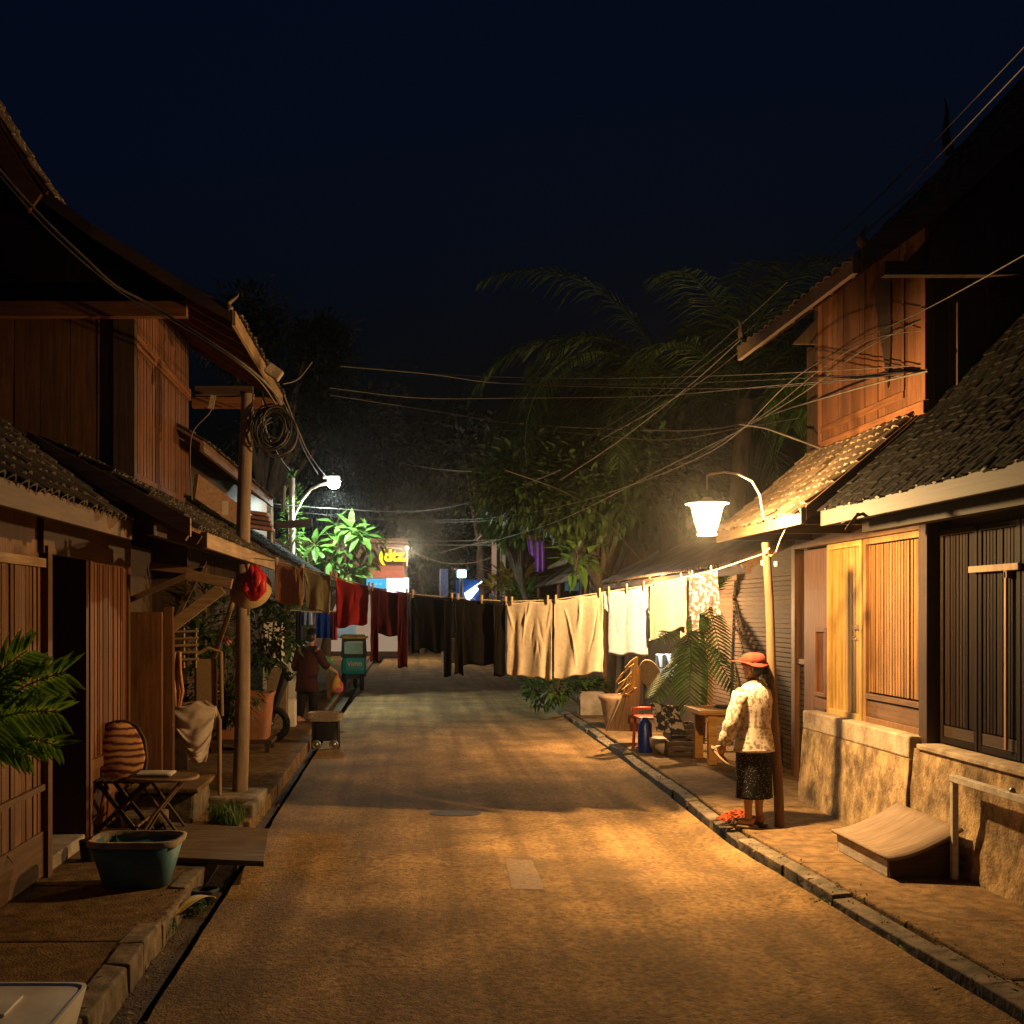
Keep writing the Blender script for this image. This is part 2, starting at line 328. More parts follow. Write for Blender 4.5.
mb=MB(); a=G(175,922,0); b=G(216,905,0); d=(b-a)
def yl(u,v): q=a+d*v; w=.045*math.sin(math.pi*min(1,v*1.0+.02))**.7; r=Vector((d.y,-d.x,0)).normalized(); return q+r*w*(u-.5)*2+Vector((0,0,.03+.06*math.sin(v*3)+.02*abs(u-.5)))
mb.grid(yl,4,12); tag(mb.build('fallen_leaf',mat('dryleaf',(.5,.38,.12),(.35,.25,.08),bump=.2,sc=(9,9,9)),solid=.003),'long yellow dried leaf fallen across the left gutter','leaf')
p=G(203,896,0); mb=MB(); mb.loft([(p.x,p.y,-.06,.085,.08),(p.x+.005,p.y,.04,.095,.09),(p.x+.01,p.y,.05,.08,.075),(p.x+.01,p.y,-.02,.07,.07)],14,wob=.25); tag(mb.build('flower_pot',M['black']),'crumpled black plastic plant pot lying in the gutter','pot')

# ------------------------------------------------------------------ roofs
def arcp(profile, step):
    pts=[Vector((x,0,z)) for x,z in profile]; L=[0]
    for a,b in zip(pts,pts[1:]): L.append(L[-1]+(b-a).length)
    def at(s):
        s=max(0,min(L[-1],s))
        for i in range(len(pts)-1):
            if s<=L[i+1]+1e-9:
                t=(s-L[i])/(L[i+1]-L[i]); return pts[i].lerp(pts[i+1],t),(pts[i+1]-pts[i]).normalized()
    return at,L[-1]
def roof(parent, profile, y0, y1, tm, um, tw=.15, row=.17, over=.0, rafters=.42, name='roof', curl=.022, lift=.05):
    """profile runs from the eave up; boards underneath, curved tiles on top"""
    at,L=arcp(profile,row); sgn=1 if profile[1][0]>profile[0][0] else -1
    mb=MB(); n=max(2,int(L/.3))
    for k in range(n):                               # boarding
        p,_=at(L*k/n); q,_=at(L*(k+1)/n); d=(q-p).normalized(); nr=Vector((-d.z*sgn,0,d.x*sgn))
        vs=[]
        for e,t in ((p,0),(q,0),(q,.028),(p,.028)):
            w=e+nr*t
            vs.append(w)
        mb.add([Vector((w.x,y0,w.z)) for w in vs]+[Vector((w.x,y1,w.z)) for w in vs],[(0,1,2,3),(7,6,5,4),(0,4,5,1),(1,5,6,2),(2,6,7,3),(3,7,4,0)])
    y=y0+.15
    while y<y1-.05 and rafters:
        for k in range(n):
            p,_=at(L*k/n); q,_=at(L*(k+1)/n); mb.beam((p.x,y,p.z-.045),(q.x,y,q.z-.045),.05,.07,tint=.5)
        y+=rafters
    rf=mb.build(name,um,parent)
    mb=MB(); s=0; r=0
    while s<L-.02:
        p,d=at(s); nr=Vector((-d.z*sgn,0,d.x*sgn))
        y=y0-(tw/2 if r%2 else 0)
        while y<y1:
            j=rnd(-.02,.02); a=max(y0,y+.006); b=min(y1,y+tw-.006)
            if b-a>.03:
                e0=p-d*(.05+rnd(0,.03))+nr*(lift+rnd(-.005,.01)); q,_=at(min(L,s+row*1.25)); e1=q+nr*(.034)
                t=random.random(); vs=[]
                for e,hh in ((e0,0),(e1,0)):
                    for c in range(5):
                        u=c/4; vs.append(Vector((e.x,a+(b-a)*u,e.z))+nr*curl*math.sin(math.pi*u))
                for c in range(5):
                    u=c/4; vs.append(Vector((e0.x,a+(b-a)*u,e0.z))+nr*(curl*math.sin(math.pi*u)-.014))
                mb.add(vs,[(c,c+1,c+6,c+5) for c in range(4)]+[(c+10,c+11,c+1,c) for c in range(4)],t)
            y+=tw
        s+=row; r+=1
    tag(mb.build('tiles',tm,rf))
    return rf
def boards(mb, axis, fix, a0, a1, z0, z1, w=.12, th=.03, out=1, gap=.004, slope=None):
    """vertical boards; axis 'y' = wall runs along y at x=fix, 'x' = along x at y=fix"""
    a=a0
    while a<a1-.01:
        b=min(a1,a+w*rnd(.85,1.15)); t=th+rnd(-.004,.004); zz=z1 if slope is None else slope((a+b)/2)
        if axis=='y': mb.bb(fix-out*t,fix,a,b-gap,z0,zz,j=.003)
        else: mb.bb(a,b-gap,fix-out*t,fix,z0,zz,j=.003)
        a=b
def reeds(mb, axis, fix, a0, a1, z0, z1, w=.045, th=.02, out=1):
    a=a0
    while a<a1-.005:
        b=a+w*.72
        if axis=='y': mb.bb(fix-out*th*rnd(.8,1.2),fix,a,b,z0,z1)
        else: mb.bb(a,b,fix-out*th*rnd(.8,1.2),fix,z0,z1)
        a+=w
def finial(parent,x,y,z,h,lean=0,m='tilew'):
    mb=MB(); pts=[Vector((x+lean*t*t*h-.03*math.sin(t*5),y,z+h*t)) for t in [i/7 for i in range(8)]]
    mb.tube(pts,[.05,.055,.045,.035,.028,.022,.014,.004],8,flat=.6); return mb.build('finial',M[m],parent)

# ------------------------------------------------------------------ right lit house
H=emp('wooden_house',(4.5,9.5,.1),'reddish wooden house with lamplit golden shutters and upturned roof behind the woman','house')
XW=3.95
def wedge_plinth(y0,y1,xb,xt,z1,name,m,z0=.1):
    mb=MB(); ny=max(2,int((y1-y0)/.12)); nz=8
    def f(u,v):
        y=y0+(y1-y0)*u; x=xb+(xt-xb)*v; d=.018*noise.noise(Vector((y*3,v*3,2)))+.01*noise.noise(Vector((y*9,v*9,0)))
        return (x+d*(1 if 0<v<1 else .3),y,z0+(z1-z0)*v)
    mb.grid(f,ny,nz)
    mb.grid(lambda u,v:(xt+(XW+.3-xt)*v,y0+(y1-y0)*u,z1+.004*noise.noise(Vector((u*20,v*4,0)))),ny,3)
    for yy,s in ((y0,1),(y1,-1)):
        mb.grid(lambda u,v:((xb+(xt-xb)*v)*(1-u)+(XW+.3)*u, yy+s*.015*noise.noise(Vector((u*5,v*5,3))), z0+(z1-z0)*v),6,6)
    return mb.build(name,m,H_)
H_=H
wedge_plinth(8.22,10.42,3.72,3.77,.80,'stone_wall',M['stone'])
mb=MB(); mb.bb(3.762,4.3,8.235,10.43,.803,.965,j=.012); mb.build('sill',M['plaster'],H,bevel=.015)
# facade along the street
mb=MB(); mb.bb(4.0,4.1,8.3,10.75,.1,4.9,tint=.5); mb.build('wall_frame',M['wdark'],H)
z0=.967
def fr(parent,y0,y1,z0,z1,m,name='frame',x=XW,w=.05,t=.05):
    mb=MB(); mb.bb(x-t,x,y0,y0+w,z0,z1); mb.bb(x-t,x,y1-w,y1,z0,z1); mb.bb(x-t,x,y0+w,y1-w,z0,z0+w); mb.bb(x-t,x,y0+w,y1-w,z1-w,z1)
    return mb.build(name,m,parent,bevel=.004)
# golden shutter (px 830..866)
def yat(px,X): return X*FPX/(px-VX)
y1=yat(832,XW);y0=yat(867,XW)
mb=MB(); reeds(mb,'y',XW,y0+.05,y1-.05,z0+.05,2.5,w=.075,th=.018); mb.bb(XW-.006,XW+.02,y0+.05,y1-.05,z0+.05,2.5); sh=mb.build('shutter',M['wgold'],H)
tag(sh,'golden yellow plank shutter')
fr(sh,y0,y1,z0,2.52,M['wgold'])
mb=MB(); mb.bb(XW-.045,XW-.02,y0+.06,y0+.2,1.75,1.79); mb.tube([(XW-.05,y0+.1,1.69),(XW-.07,y0+.12,1.68),(XW-.05,y0+.15,1.69)],.006,6); mb.build('latch',M['wbry'],sh)
mb=MB(); mb.bb(XW-.03,XW-.018,y0+.05,y0+.25,1.655,1.69); mb.build('batten',M['wgold'],sh)
# brown-gold reeded panel (px 869..935)
y1=yat(869,XW);y0=yat(935,XW)
mb=MB(); reeds(mb,'y',XW,y0+.05,y1-.05,z0+.26,2.46,w=.052,th=.024); mb.bb(XW-.004,XW+.02,y0+.05,y1-.05,z0+.26,2.46); pn=mb.build('shutter',M['wgoldp'],H)
tag(pn,'reeded brown shutter with solid board at its foot')
fr(pn,y0,y1,z0,2.52,M['wgoldp'])
mb=MB(); mb.bb(XW-.03,XW-.006,y0+.05,y1-.05,z0+.05,z0+.19); mb.bb(XW-.052,XW-.01,y0+.05,y1-.05,z0+.2,z0+.245); mb.build('rail',M['wbry'],pn,bevel=.004)
# reddish corner panel (px 806..830) with inset
y1=10.85;y0=yat(831,XW)
mb=MB(); mb.bb(XW-.012,XW+.04,y0,y1,z0-.1,2.5); cp=mb.build('corner_panel',M['wredz'],H)
fr(cp,y0+.04,y0+.34,1.1,1.75,M['wredz'],x=XW-.012,w=.04,t=.02)
mb=MB(); mb.bb(XW-.04,XW-.012,y0+.05,y0+.33,z0-.05,z0+.02); mb.build('vent_slot',M['wdark'],cp)
mb=MB(); mb.bb(XW-.09,XW+.02,8.14,8.27,.9,2.62); mb.build('post',M['wdark'],H,bevel=.006)
mb=MB(); mb.bb(XW-.07,XW+.05,8.275,10.95,2.525,2.66); mb.build('lintel',M['wbry'],H)
# lower roof (lit)
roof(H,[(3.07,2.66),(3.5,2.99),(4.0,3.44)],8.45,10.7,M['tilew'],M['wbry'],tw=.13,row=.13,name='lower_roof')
mb=MB(); mb.bb(3.03,3.06,8.42,10.72,2.575,2.70); mb.build('fascia',M['wpale'],H,bevel=.004)
mb=MB(); mb.prism([(3.065,2.60),(3.95,3.33),(3.95,3.44),(3.065,2.71)],'y',8.40,8.43); mb.prism([(3.065,2.60),(3.95,3.33),(3.95,3.44),(3.065,2.71)],'y',10.71,10.74); mb.each('bargeboard',M['wbrx'],H)
for y in (8.6,9.6,10.5):
    mb=MB(); mb.beam((3.12,y,2.62),(XW,y,2.62),.06,.07); mb.build('bracket',M['wdarkx'],H)
# upper storey
yu0,yu1=8.3,10.42
mb=MB(); boards(mb,'y',XW,yu0+.05,yu1-.04,3.45,4.82,w=.13,th=.02); mb.build('upper_wall',M['wredz'],H)
mb=MB(); mb.bb(XW-.04,XW+.01,yu0,yu1,3.40,3.50); mb.bb(XW-.035,XW-.005,yu0+.35,yu1-.05,3.58,3.64); mb.build('sill_beam',M['wredy'],H,bevel=.004)
mb=MB(); mb.bb(XW-.035,XW-.005,yu0-.02,yu0+.05,3.5,4.8); mb.bb(XW-.035,XW-.005,yu1-.05,yu1+.01,3.5,4.8); mb.bb(XW-.032,XW-.01,yu0+.34,yu0+.38,3.64,4.7); mb.each('corner_post',M['wredz'],H)
ya,yb=yat(877,XW),yat(894,XW)
mb=MB(); mb.prism([(ya,4.62),(yb,4.72),(yb-.02,4.1),(yb+.04,3.72)],'x',XW-.034,XW-.022); mb.build('shadow_wedge',M['wdark'],H)  # dark wedge panel painted in for a shadow on the upper wall
mb=MB(); boards(mb,'x',8.32,XW,9.3,2.9,4.5,w=.2,th=.02); mb.build('gable_wall',M['wbrz'],H)
mb=MB(); boards(mb,'x',10.8,XW,9.3,.1,4.5,w=.2,th=.02,out=-1); boards(mb,'y',9.3,8.3,10.8,.1,4.5,w=.2,out=-1); boards(mb,'x',8.36,4.05,9.3,.1,2.9,w=.2,th=.02,out=-1); mb.build('rear_wall',M['wdark'],H)
pr=[(3.3,4.44),(3.9,4.87),(4.47,5.38),(5.2,6.12),(6.02,7.03),(6.6,7.68)]
roof(H,pr,7.98,10.7,M['tile'],M['wredx'],tw=.16,row=.17,name='upper_roof')
roof(H,[(9.9,4.44),(9.3,4.87),(8.73,5.38),(8,6.12),(7.18,7.03),(6.6,7.68)],7.98,10.7,M['tile'],M['wredx'],tw=.3,row=.3,name='upper_roof')
mb=MB(); mb.prism([(3.7,4.46),(9.5,4.46),(8.5,5.4),(6.6,7.6),(4.6,5.4)],'y',8.28,8.31); mb.build('gable_board',M['wdark'],H)
mb=MB(); mb.prism([(3.7,4.46),(9.5,4.46),(8.5,5.4),(6.6,7.6),(4.6,5.4)],'y',10.5,10.54); mb.build('gable_board',M['wdark'],H)
mb=MB(); mb.bb(3.5,9.6,8.02,8.1,4.36,4.46); mb.build('tie_beam',M['wdarkx'],H)
mb=MB(); mb.bb(3.24,3.28,7.96,10.72,4.35,4.49); mb.build('fascia',M['wpale'],H,bevel=.004)
for yy in (7.94,10.72):
    mb=MB()
    for (a,b),(c,d) in zip(pr,pr[1:]): mb.prism([(a,b-.07),(c,d-.07),(c,d+.09),(a,b+.09)],'y',yy,yy+.025)
    mb.build('bargeboard',M['wbrx'],H)
finial(H,3.33,7.96,4.55,.16,-.2); finial(H,3.3,10.7,4.55,.2,-.5); finial(H,5.3,10.7,6.35,.55,-.15,'wbrz'); 
p=P(905,300,8.25); mb=MB(); mb.tube([P(985,272,8.22),P(993,330,8.22),P(1004,388,8.22)],.022,8); mb.build('drain_pipe',M['wbrz'],H)

# ------------------------------------------------------------------ right near house
H_=N1=emp('wooden_house',(4.5,6.3,.1),'dark wooden house with slatted doors and low tiled eave, nearest on the right','house')
wedge_plinth(3.2,8.205,3.74,3.80,.885,'stone_wall',M['stone'])
mb=MB(); mb.bb(3.78,3.98,3.2,8.13,.888,.93,j=.004); mb.build('sill',M['plaster'],N1,bevel=.008)
mb=MB(); mb.bb(4.03,4.1,3.2,8.12,.9,2.7,tint=.4); mb.build('wall',M['wdark'],N1)
ye=8.1; k=0
while ye>3.6:
    yb=ye-.52; d=MB(); reeds(d,'y',3.97,yb+.05,ye-.05,1.08,2.45,w=.042,th=.022); d.bb(3.965,3.985,yb+.04,ye-.04,1.08,2.45)
    dd=d.build('slatted_door',M['wblk'],N1); fr(dd,yb,ye,.94,2.5,M['wblk'],x=3.98,w=.045,t=.04)
    if k<3:
        d=MB(); d.bb(3.945,3.96,yb+.05,ye-.05,.99,1.07); d.build('bottom_rail',M['wdb'],dd)
    ye=yb-.015; k+=1
mb=MB(); mb.bb(3.90,3.925,7.0,7.62,2.17,2.215); mb.bb(3.905,3.923,7.15,7.175,1.0,2.165); mb.bb(3.905,3.97,7.55,7.6,2.18,2.21); mb.bb(3.905,3.94,7.14,7.18,2.12,2.2)
tag(mb.build('batten',M['wpalez'],N1,bevel=.003),'pale T shaped batten on the dark doors')
pr1=[(3.2,2.68),(4.0,3.4),(4.6,4.13),(5.4,5.15),(6.4,6.2)]
roof(N1,pr1,4.2,8.36,M['tileb'],M['wdarkx'],tw=.11,row=.10,curl=.004,lift=.042,name='roof')
roof(N1,[(9.6,2.68),(8.8,3.4),(8.2,4.13),(7.4,5.15),(6.4,6.2)],4.2,8.2,M['tile'],M['wbrx'],tw=.3,row=.3,name='roof')
mb=MB(); mb.bb(3.15,3.19,4.2,8.34,2.55,2.69); mb.build('fascia',M['wdb'],N1,bevel=.004)
mb=MB(); mb.bb(3.45,3.55,4.2,8.3,2.5,2.62); mb.build('eave_beam',M['wblk'],N1)
mb=MB()
for (a,b),(c,d) in zip(pr1,pr1[1:]): mb.prism([(a,b-.09),(c,d-.09),(c,d+.075),(a,b+.075)],'y',8.365,8.39)
mb.build('bargeboard',M['wbrx'],N1)
mb=MB(); mb.tube([P(842,522,8.0),P(858,514,7.6),P(846,530,7.5)],.012,6); mb.prism([(3.21,2.57),(3.3,2.69),(3.45,2.60)],'y',8.0,8.2); mb.build('bracket',M['plaster'],N1)
mb=MB(); boards(mb,'x',8.16,4.1,9.2,.1,4.2,w=.22,out=-1); boards(mb,'x',4.4,4.1,9.2,.1,4.2,w=.22); boards(mb,'y',9.2,4.4,8.1,.1,3.6,w=.22,out=-1); mb.build('side_wall',M['wdark'],N1)
mb=MB(); q=[(pr1[2][0]+.02*i,0) for i in range(1)]; pts=[P(945,407,8.3),P(962,385,8.3),P(985,350,8.3),P(1005,325,8.3),P(1030,306,8.3)]
mb.tube([p+Vector((0,0,.05)) for p in pts],.025,8); mb.build('ridge_cap',M['tilew'],N1)

# ------------------------------------------------------------------ row beyond on the right
B=emp('woven_wall_house',(5,14,.1),'low brown house with horizontal slat wall and rusty sheet roof behind the wooden table','house')
mb=MB(); z=.12
while z<2.3: mb.bb(4.36,4.38,11.9,15.6,z,z+.045); z+=.055
mb.bb(4.385,4.42,11.2,20,.1,2.9,tint=.4); mb.build('slat_wall',M['weave'],B)
mb=MB(); z=.12
while z<1.35: mb.bb(4.25,4.27,11.0,11.85,z,z+.05); z+=.06
mb.build('slat_panel',M['weave'],B)
mb=MB(); boards(mb,'y',4.27,11.0,11.85,1.4,2.5,w=.09,th=.02); mb.bb(4.22,4.26,11,11.85,1.345,1.4); mb.build('plank_panel',M['wbrz'],B)
mb=MB(); mb.bb(4.2,4.3,11.86,11.96,.1,2.6); mb.bb(4.28,4.36,15.6,15.7,.1,2.6); mb.each('post',M['wbrz'],B)
mb=MB(); 
def corr(y0,y1,xa,za,xb,zb,th=.02):
    def f(u,v):
        y=y0+(y1-y0)*u; return (xa+(xb-xa)*v,y,za+(zb-za)*v+.018*math.sin(y*2*math.pi/.13)-.04*math.sin(math.pi*v))
    mb.grid(f,int((y1-y0)/.022),4)
corr(11.3,20,3.45,2.42,5.2,3.35); mb.build('sheet_roof',M['tin'],B,solid=.012)
mb=MB(); mb.bb(3.5,3.56,11.3,20,2.30,2.38)
for y in (11.4,13.5,15.7,18,19.9): mb.beam((3.5,y,2.36),(5.2,y,3.28),.06,.08)
mb.build('rafters',M['wbry'],B)
mb=MB(); corr(11.3,20,7.2,2.4,5.2,3.35); mb.build('sheet_roof',M['tin'],B,solid=.012)
mb=MB(); mb.bb(4.45,7,11.25,11.32,.1,2.6); mb.bb(4.45,7,19.9,19.97,.1,2.6); mb.bb(6.95,7,11.3,20,.1,2.4); mb.build('side_wall',M['wdark'],B)
for yy in (19.5,):
    mb=MB(); mb.tube([(3.55,yy,.1),(3.53,yy,2.33)],.045,8); mb.build('post',M['wbrz'],B)
# second low roof further on
B2=emp('tin_roof_shed',(4.4,24,.1),'open shed with overlapping rusty roof sheets beyond the beige sheets','shed')
mb=MB(); corr(21,29,3.4,2.55,5.6,4.1); mb.build('sheet_roof',M['tin'],B2,solid=.012)
mb=MB(); mb.tube([(2.55,24.6,P(0,537,24.6).z),(4.0,24.6,P(0,535,24.6).z)],.03,8); mb.build('cloth_pole',M['wbrz'],B2)
mb=MB(); corr(22.5,25.5,3.3,2.9,4.4,3.75); mb.build('loose_sheet',M['tin'],B2,solid=.012)
mb=MB(); boards(mb,'y',4.6,21,29,.1,3.1,w=.2); mb.bb(5.55,5.6,21,29,.1,3.6); mb.build('wall',M['wbrz'],B2)
for yy in (21.2,25,28.8):
    mb=MB(); mb.tube([(3.5,yy,.1),(3.5,yy,2.6)],.05,8); mb.build('post',M['wbrz'],B2)
B3=emp('brick_red_house',(4.6,38,.1),'dark red two storey house with purple curtain at the far right of the street','house')
mb=MB(); mb.bb(3.15,7.6,33,40,.0,4.6); mb.build('wall',mat('dark_red_wall',(.14,.045,.03),(.09,.03,.02),bump=.2),B3)
mb=MB(); mb.bb(3.0,3.12,32.8,32.95,.1,4.5); mb.bb(3.0,3.12,36,36.15,.1,4.4); mb.each('post',M['concrete'],B3)
roof(B3,[(2.6,4.5),(4.2,5.3),(5.4,6.2)],32.6,40.3,M['tile'],M['wbrx'],tw=.3,row=.35,rafters=0)
roof(B3,[(8.2,4.5),(6.6,5.3),(5.4,6.2)],32.6,40.3,M['tile'],M['wbrx'],tw=.5,row=.5,rafters=0)
mb=MB(); a=P(478,588,31); b=P(566,536,31); mb.beam(a,b,.12,.16); b_=a.lerp(b,1); mb.beam(a+Vector((0,.0,-.25)),b+Vector((0,0,-.25)),.1,.06)
for t in (.2,.6,.95): q=a.lerp(b,t); mb.beam((q.x,31,q.z),(q.x,32.95,q.z),.1,.1)
mb.build('stair_rail',M['wredx'],B3)
def curtain(name,px0,px1,py0,py1,Y,m,label,parent=None,amp=.04):
    a=P(px0,py0,Y); b=P(px1,py0,Y); h=(py1-py0)/FPX*Y
    mb=MB(); mb.grid(lambda u,v:(a.x+(b.x-a.x)*u,Y+amp*math.sin(u*14)*(.4+v),a.z-h*v),24,8)
    return tag(mb.build(name,m,parent,solid=.006),label,None if parent else 'cloth')
mp=cloth('purple',(.38,.14,.62),trans=.5); curtain('purple_cloth',535,545,541,572,24.5,mp,'pale purple cloth hanging over the far red stair rail')
a=P(526,537,30.75); mb=MB(); mb.grid(lambda u,v:tuple(P(526+u*9+v*3,535+18*v+u*8*v,24.55+.05*math.sin(9*u))),8,8); tag(mb.build('purple_cloth',mp,solid=.006),'draped violet cloth bunched left of the pale purple one','cloth')

# ------------------------------------------------------------------ left house
L1=emp('wooden_house',(-3,9.5,.1),'tall dark wooden house with steep tiled roof and street porch on the left','house')
XL=-2.47
mb=MB(); boards(mb,'y',XL,4.5,7.42,.42,2.2,w=.075,th=.016,out=-1,gap=.012); mb.bb(XL-.04,XL+.0,4.5,7.42,.12,2.6,tint=.4); mb.build('lower_wall',M['wbrz'],L1)
mb=MB(); mb.bb(XL,XL+.03,4.5,7.42,.12,.42); mb.bb(XL+.005,XL+.045,4.5,7.42,.70,.74); mb.build('skirting_board',M['wbry'],L1)
mb=MB(); mb.bb(XL,XL+.05,6.0,7.42,2.2,2.26); mb.build('rail',M['wpale'],L1)
mb=MB(); mb.bb(XL-.03,XL+.06,7.43,7.52,.1,2.35); mb.build('door_post',M['wbrz'],L1)
mb=MB(); mb.bb(XL-.02,XL+.04,7.4,9.75,2.3,2.62); mb.build('lintel',M['wbry'],L1)
mb=MB(); mb.bb(-3.1,XL+.03,8.42,8.49,.16,2.3); d=mb.build('door',mat('dark_red_door',(.07,.022,.016),(.05,.016,.012),sc=(30,30,2),bump=.2,rough=.5),L1); tag(d,'dark red door leaf standing open')
mb=MB(); mb.bb(-3.3,XL+.02,7.5,8.45,.1,.2); mb.build('threshold',M['concrete'],L1,bevel=.01)
mb=MB(); mb.bb(-3.4,-3.35,7.0,9.8,.1,2.6); mb.build('inner_wall',M['wdark'],L1)
mb=MB(); reeds(mb,'y',XL,8.58,9.66,.75,2.28,w=.05,th=.022,out=-1); mb.bb(XL-.03,XL+.004,8.52,9.7,.12,2.3,tint=.5); rp=mb.build('reeded_panel',M['wredz'],L1)
mb=MB(); mb.bb(XL,XL+.04,8.5,8.57,.12,2.3); mb.bb(XL,XL+.04,9.67,9.74,.12,2.3); mb.bb(XL+.001,XL+.03,8.57,9.67,.66,.74); mb.build('frame',M['wbrz'],rp)
mb=MB(); mb.bb(-2.55,-2.18,9.86,9.92,.12,1.9); mb.build('porch_panel',M['wbrz'],L1,bevel=.005)
mb=MB(); mb.bb(-4,-2.6,9.9,9.95,.12,3.2); mb.bb(-2.9,-2.85,9.95,12.4,.12,2.6); mb.build('inner_wall',M['wdark'],L1)
mb=MB(); mb.bb(-2.19,-2.10,9.95,10.04,.1,1.95); mb.build('porch_post',M['wbrz'],L1,bevel=.005)
a=P(163,633,10.0); b=P(222,588,10.0); mb=MB(); mb.beam(a,b,.05,.11); mb.build('brace',M['wpalex'],L1,bevel=.004)
mb=MB(); mb.beam(P(186,574,9.6),P(232,584,9.6),.06,.09); mb.build('beam_end',M['wpalex'],L1,bevel=.004)
for (p0,p1,w) in (((150,566),(206,572),.07),((130,600),(200,570),.05),((160,652),(205,560),.04)):
    mb=MB(); mb.beam(P(*p0,10.3),P(*p1,10.3),.05,w); mb.build('strut',M['wbrx'],L1)
mb=MB(); mb.tube([P(200,700,11),P(236,592,10.7)],.025,8); mb.build('strut',M['wpalez'],L1)
# near roof
p1_=[(-1.9,2.5),(-2.75,3.14),(-4.2,4.1),(-5,4.6)]
roof(L1,p1_,3.6,7.44,M['tile'],M['wbrx'],tw=.13,row=.15,curl=.035,name='near_roof')
mb=MB(); mb.bb(-1.89,-1.85,3.6,7.46,2.39,2.52); mb.build('fascia',M['wbry'],L1,bevel=.004)
# porch roof
p2_=[(-1.47,2.46),(-1.99,2.79),(-2.47,3.03)]
roof(L1,p2_,7.32,12.05,M['tile'],M['wbrx'],tw=.12,row=.13,curl=.03,name='porch_roof')
mb=MB(); mb.bb(-1.46,-1.42,7.9,12.0,2.36,2.475); mb.build('fascia',M['wpale'],L1,bevel=.005)
mb=MB(); mb.prism([(-1.42,2.40),(-2.5,2.98),(-2.5,3.1),(-1.42,2.52)],'y',7.27,7.31); mb.build('bargeboard',M['wpalex'],L1)
mb=MB(); mb.bb(-5,-2.47,7.45,9.9,2.9,3.0); mb.bb(-1.75,-1.69,7.4,12,2.42,2.52); mb.build('roof_deck',M['wdarky'],L1)
# upper storey
mb=MB(); boards(mb,'x',9.93,-5.6,-2.6,2.9,4.6,w=.24,th=.02); mb.bb(-5.6,-2.47,9.93,9.98,2.9,4.6,tint=.3); mb.build('front_wall',M['wbrz'],L1)
mb=MB(); mb.bb(-2.62,-2.43,9.88,9.97,2.9,4.6); mb.build('corner_post',M['wdark'],L1)
mb=MB(); reeds(mb,'y',XL,9.98,12.45,3.1,4.95,w=.06,th=.016,out=-1); mb.bb(XL-.03,XL+.004,9.98,12.45,3.0,4.95); mb.build('street_wall',M['wredz'],L1)
mb=MB(); mb.bb(XL,XL+.04,9.98,12.5,3.09,3.16); mb.bb(XL,XL+.04,9.98,12.5,4.3,4.42); mb.build('rail',M['wredy'],L1)
mb=MB(); boards(mb,'x',12.5,-5.6,XL,.1,4.9,w=.24,out=-1); boards(mb,'y',-5.6,7.5,12.5,.1,4.9,w=.24); mb.build('rear_wall',M['wdark'],L1)
pu=[(-1.5,4.45),(-1.92,4.68),(-2.7,5.17),(-3.5,5.76),(-4.6,6.65)]
roof(L1,pu,9.5,13.1,M['tile'],M['wredx'],tw=.15,row=.16,name='upper_roof',rafters=.5)
roof(L1,[(-7.7,4.45),(-6.5,5.17),(-4.6,6.65)],9.5,13.1,M['tile'],M['wredx'],tw=.3,row=.3,name='upper_roof')
mb=MB(); mb.bb(-1.49,-1.455,9.45,13.1,4.36,4.49); mb.build('fascia',M['wpale'],L1,bevel=.004)
mb=MB(); mb.bb(-7,-1.9,9.55,9.64,4.47,4.60); mb.bb(-2.5,-1.5,12.9,13,4.3,4.42); mb.each('tie_beam',M['wredx'],L1)
mb=MB(); mb.prism([(-7.4,4.6),(-1.9,4.6),(-3.5,5.7),(-4.6,6.55),(-6,5.5)],'y',9.62,9.66); mb.build('gable_board',M['wblk'],L1)
mb=MB()
for (a,b),(c,d) in zip(pu,pu[1:]): mb.prism([(a,b-.05),(c,d-.05),(c,d+.07),(a,b+.07)],'y',9.44,9.47)
mb.build('bargeboard',M['wdarkx'],L1)
mb=MB(); mb.bb(-2.0,-1.45,10.46,10.54,3.97,4.05); mb.build('eave_beam',M['wdarkx'],L1)
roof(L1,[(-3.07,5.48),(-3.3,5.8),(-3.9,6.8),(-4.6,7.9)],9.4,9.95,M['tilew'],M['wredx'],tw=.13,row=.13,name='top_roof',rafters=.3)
mb=MB(); mb.prism([(-3.09,5.45),(-4.6,7.85),(-4.6,7.7),(-3.2,5.3)],'y',9.34,9.38); mb.build('bargeboard',M['wredx'],L1)
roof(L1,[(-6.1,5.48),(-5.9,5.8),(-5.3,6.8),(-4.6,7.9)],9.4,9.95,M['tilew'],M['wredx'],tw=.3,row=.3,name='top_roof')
mb=MB(); mb.prism([(-3.6,5.8),(-4.6,7.4),(-5.6,5.8)],'y',9.7,9.74); mb.build('gable_board',M['wredz'],L1)
finial(L1,-1.5,9.47,4.5,.14,.3)

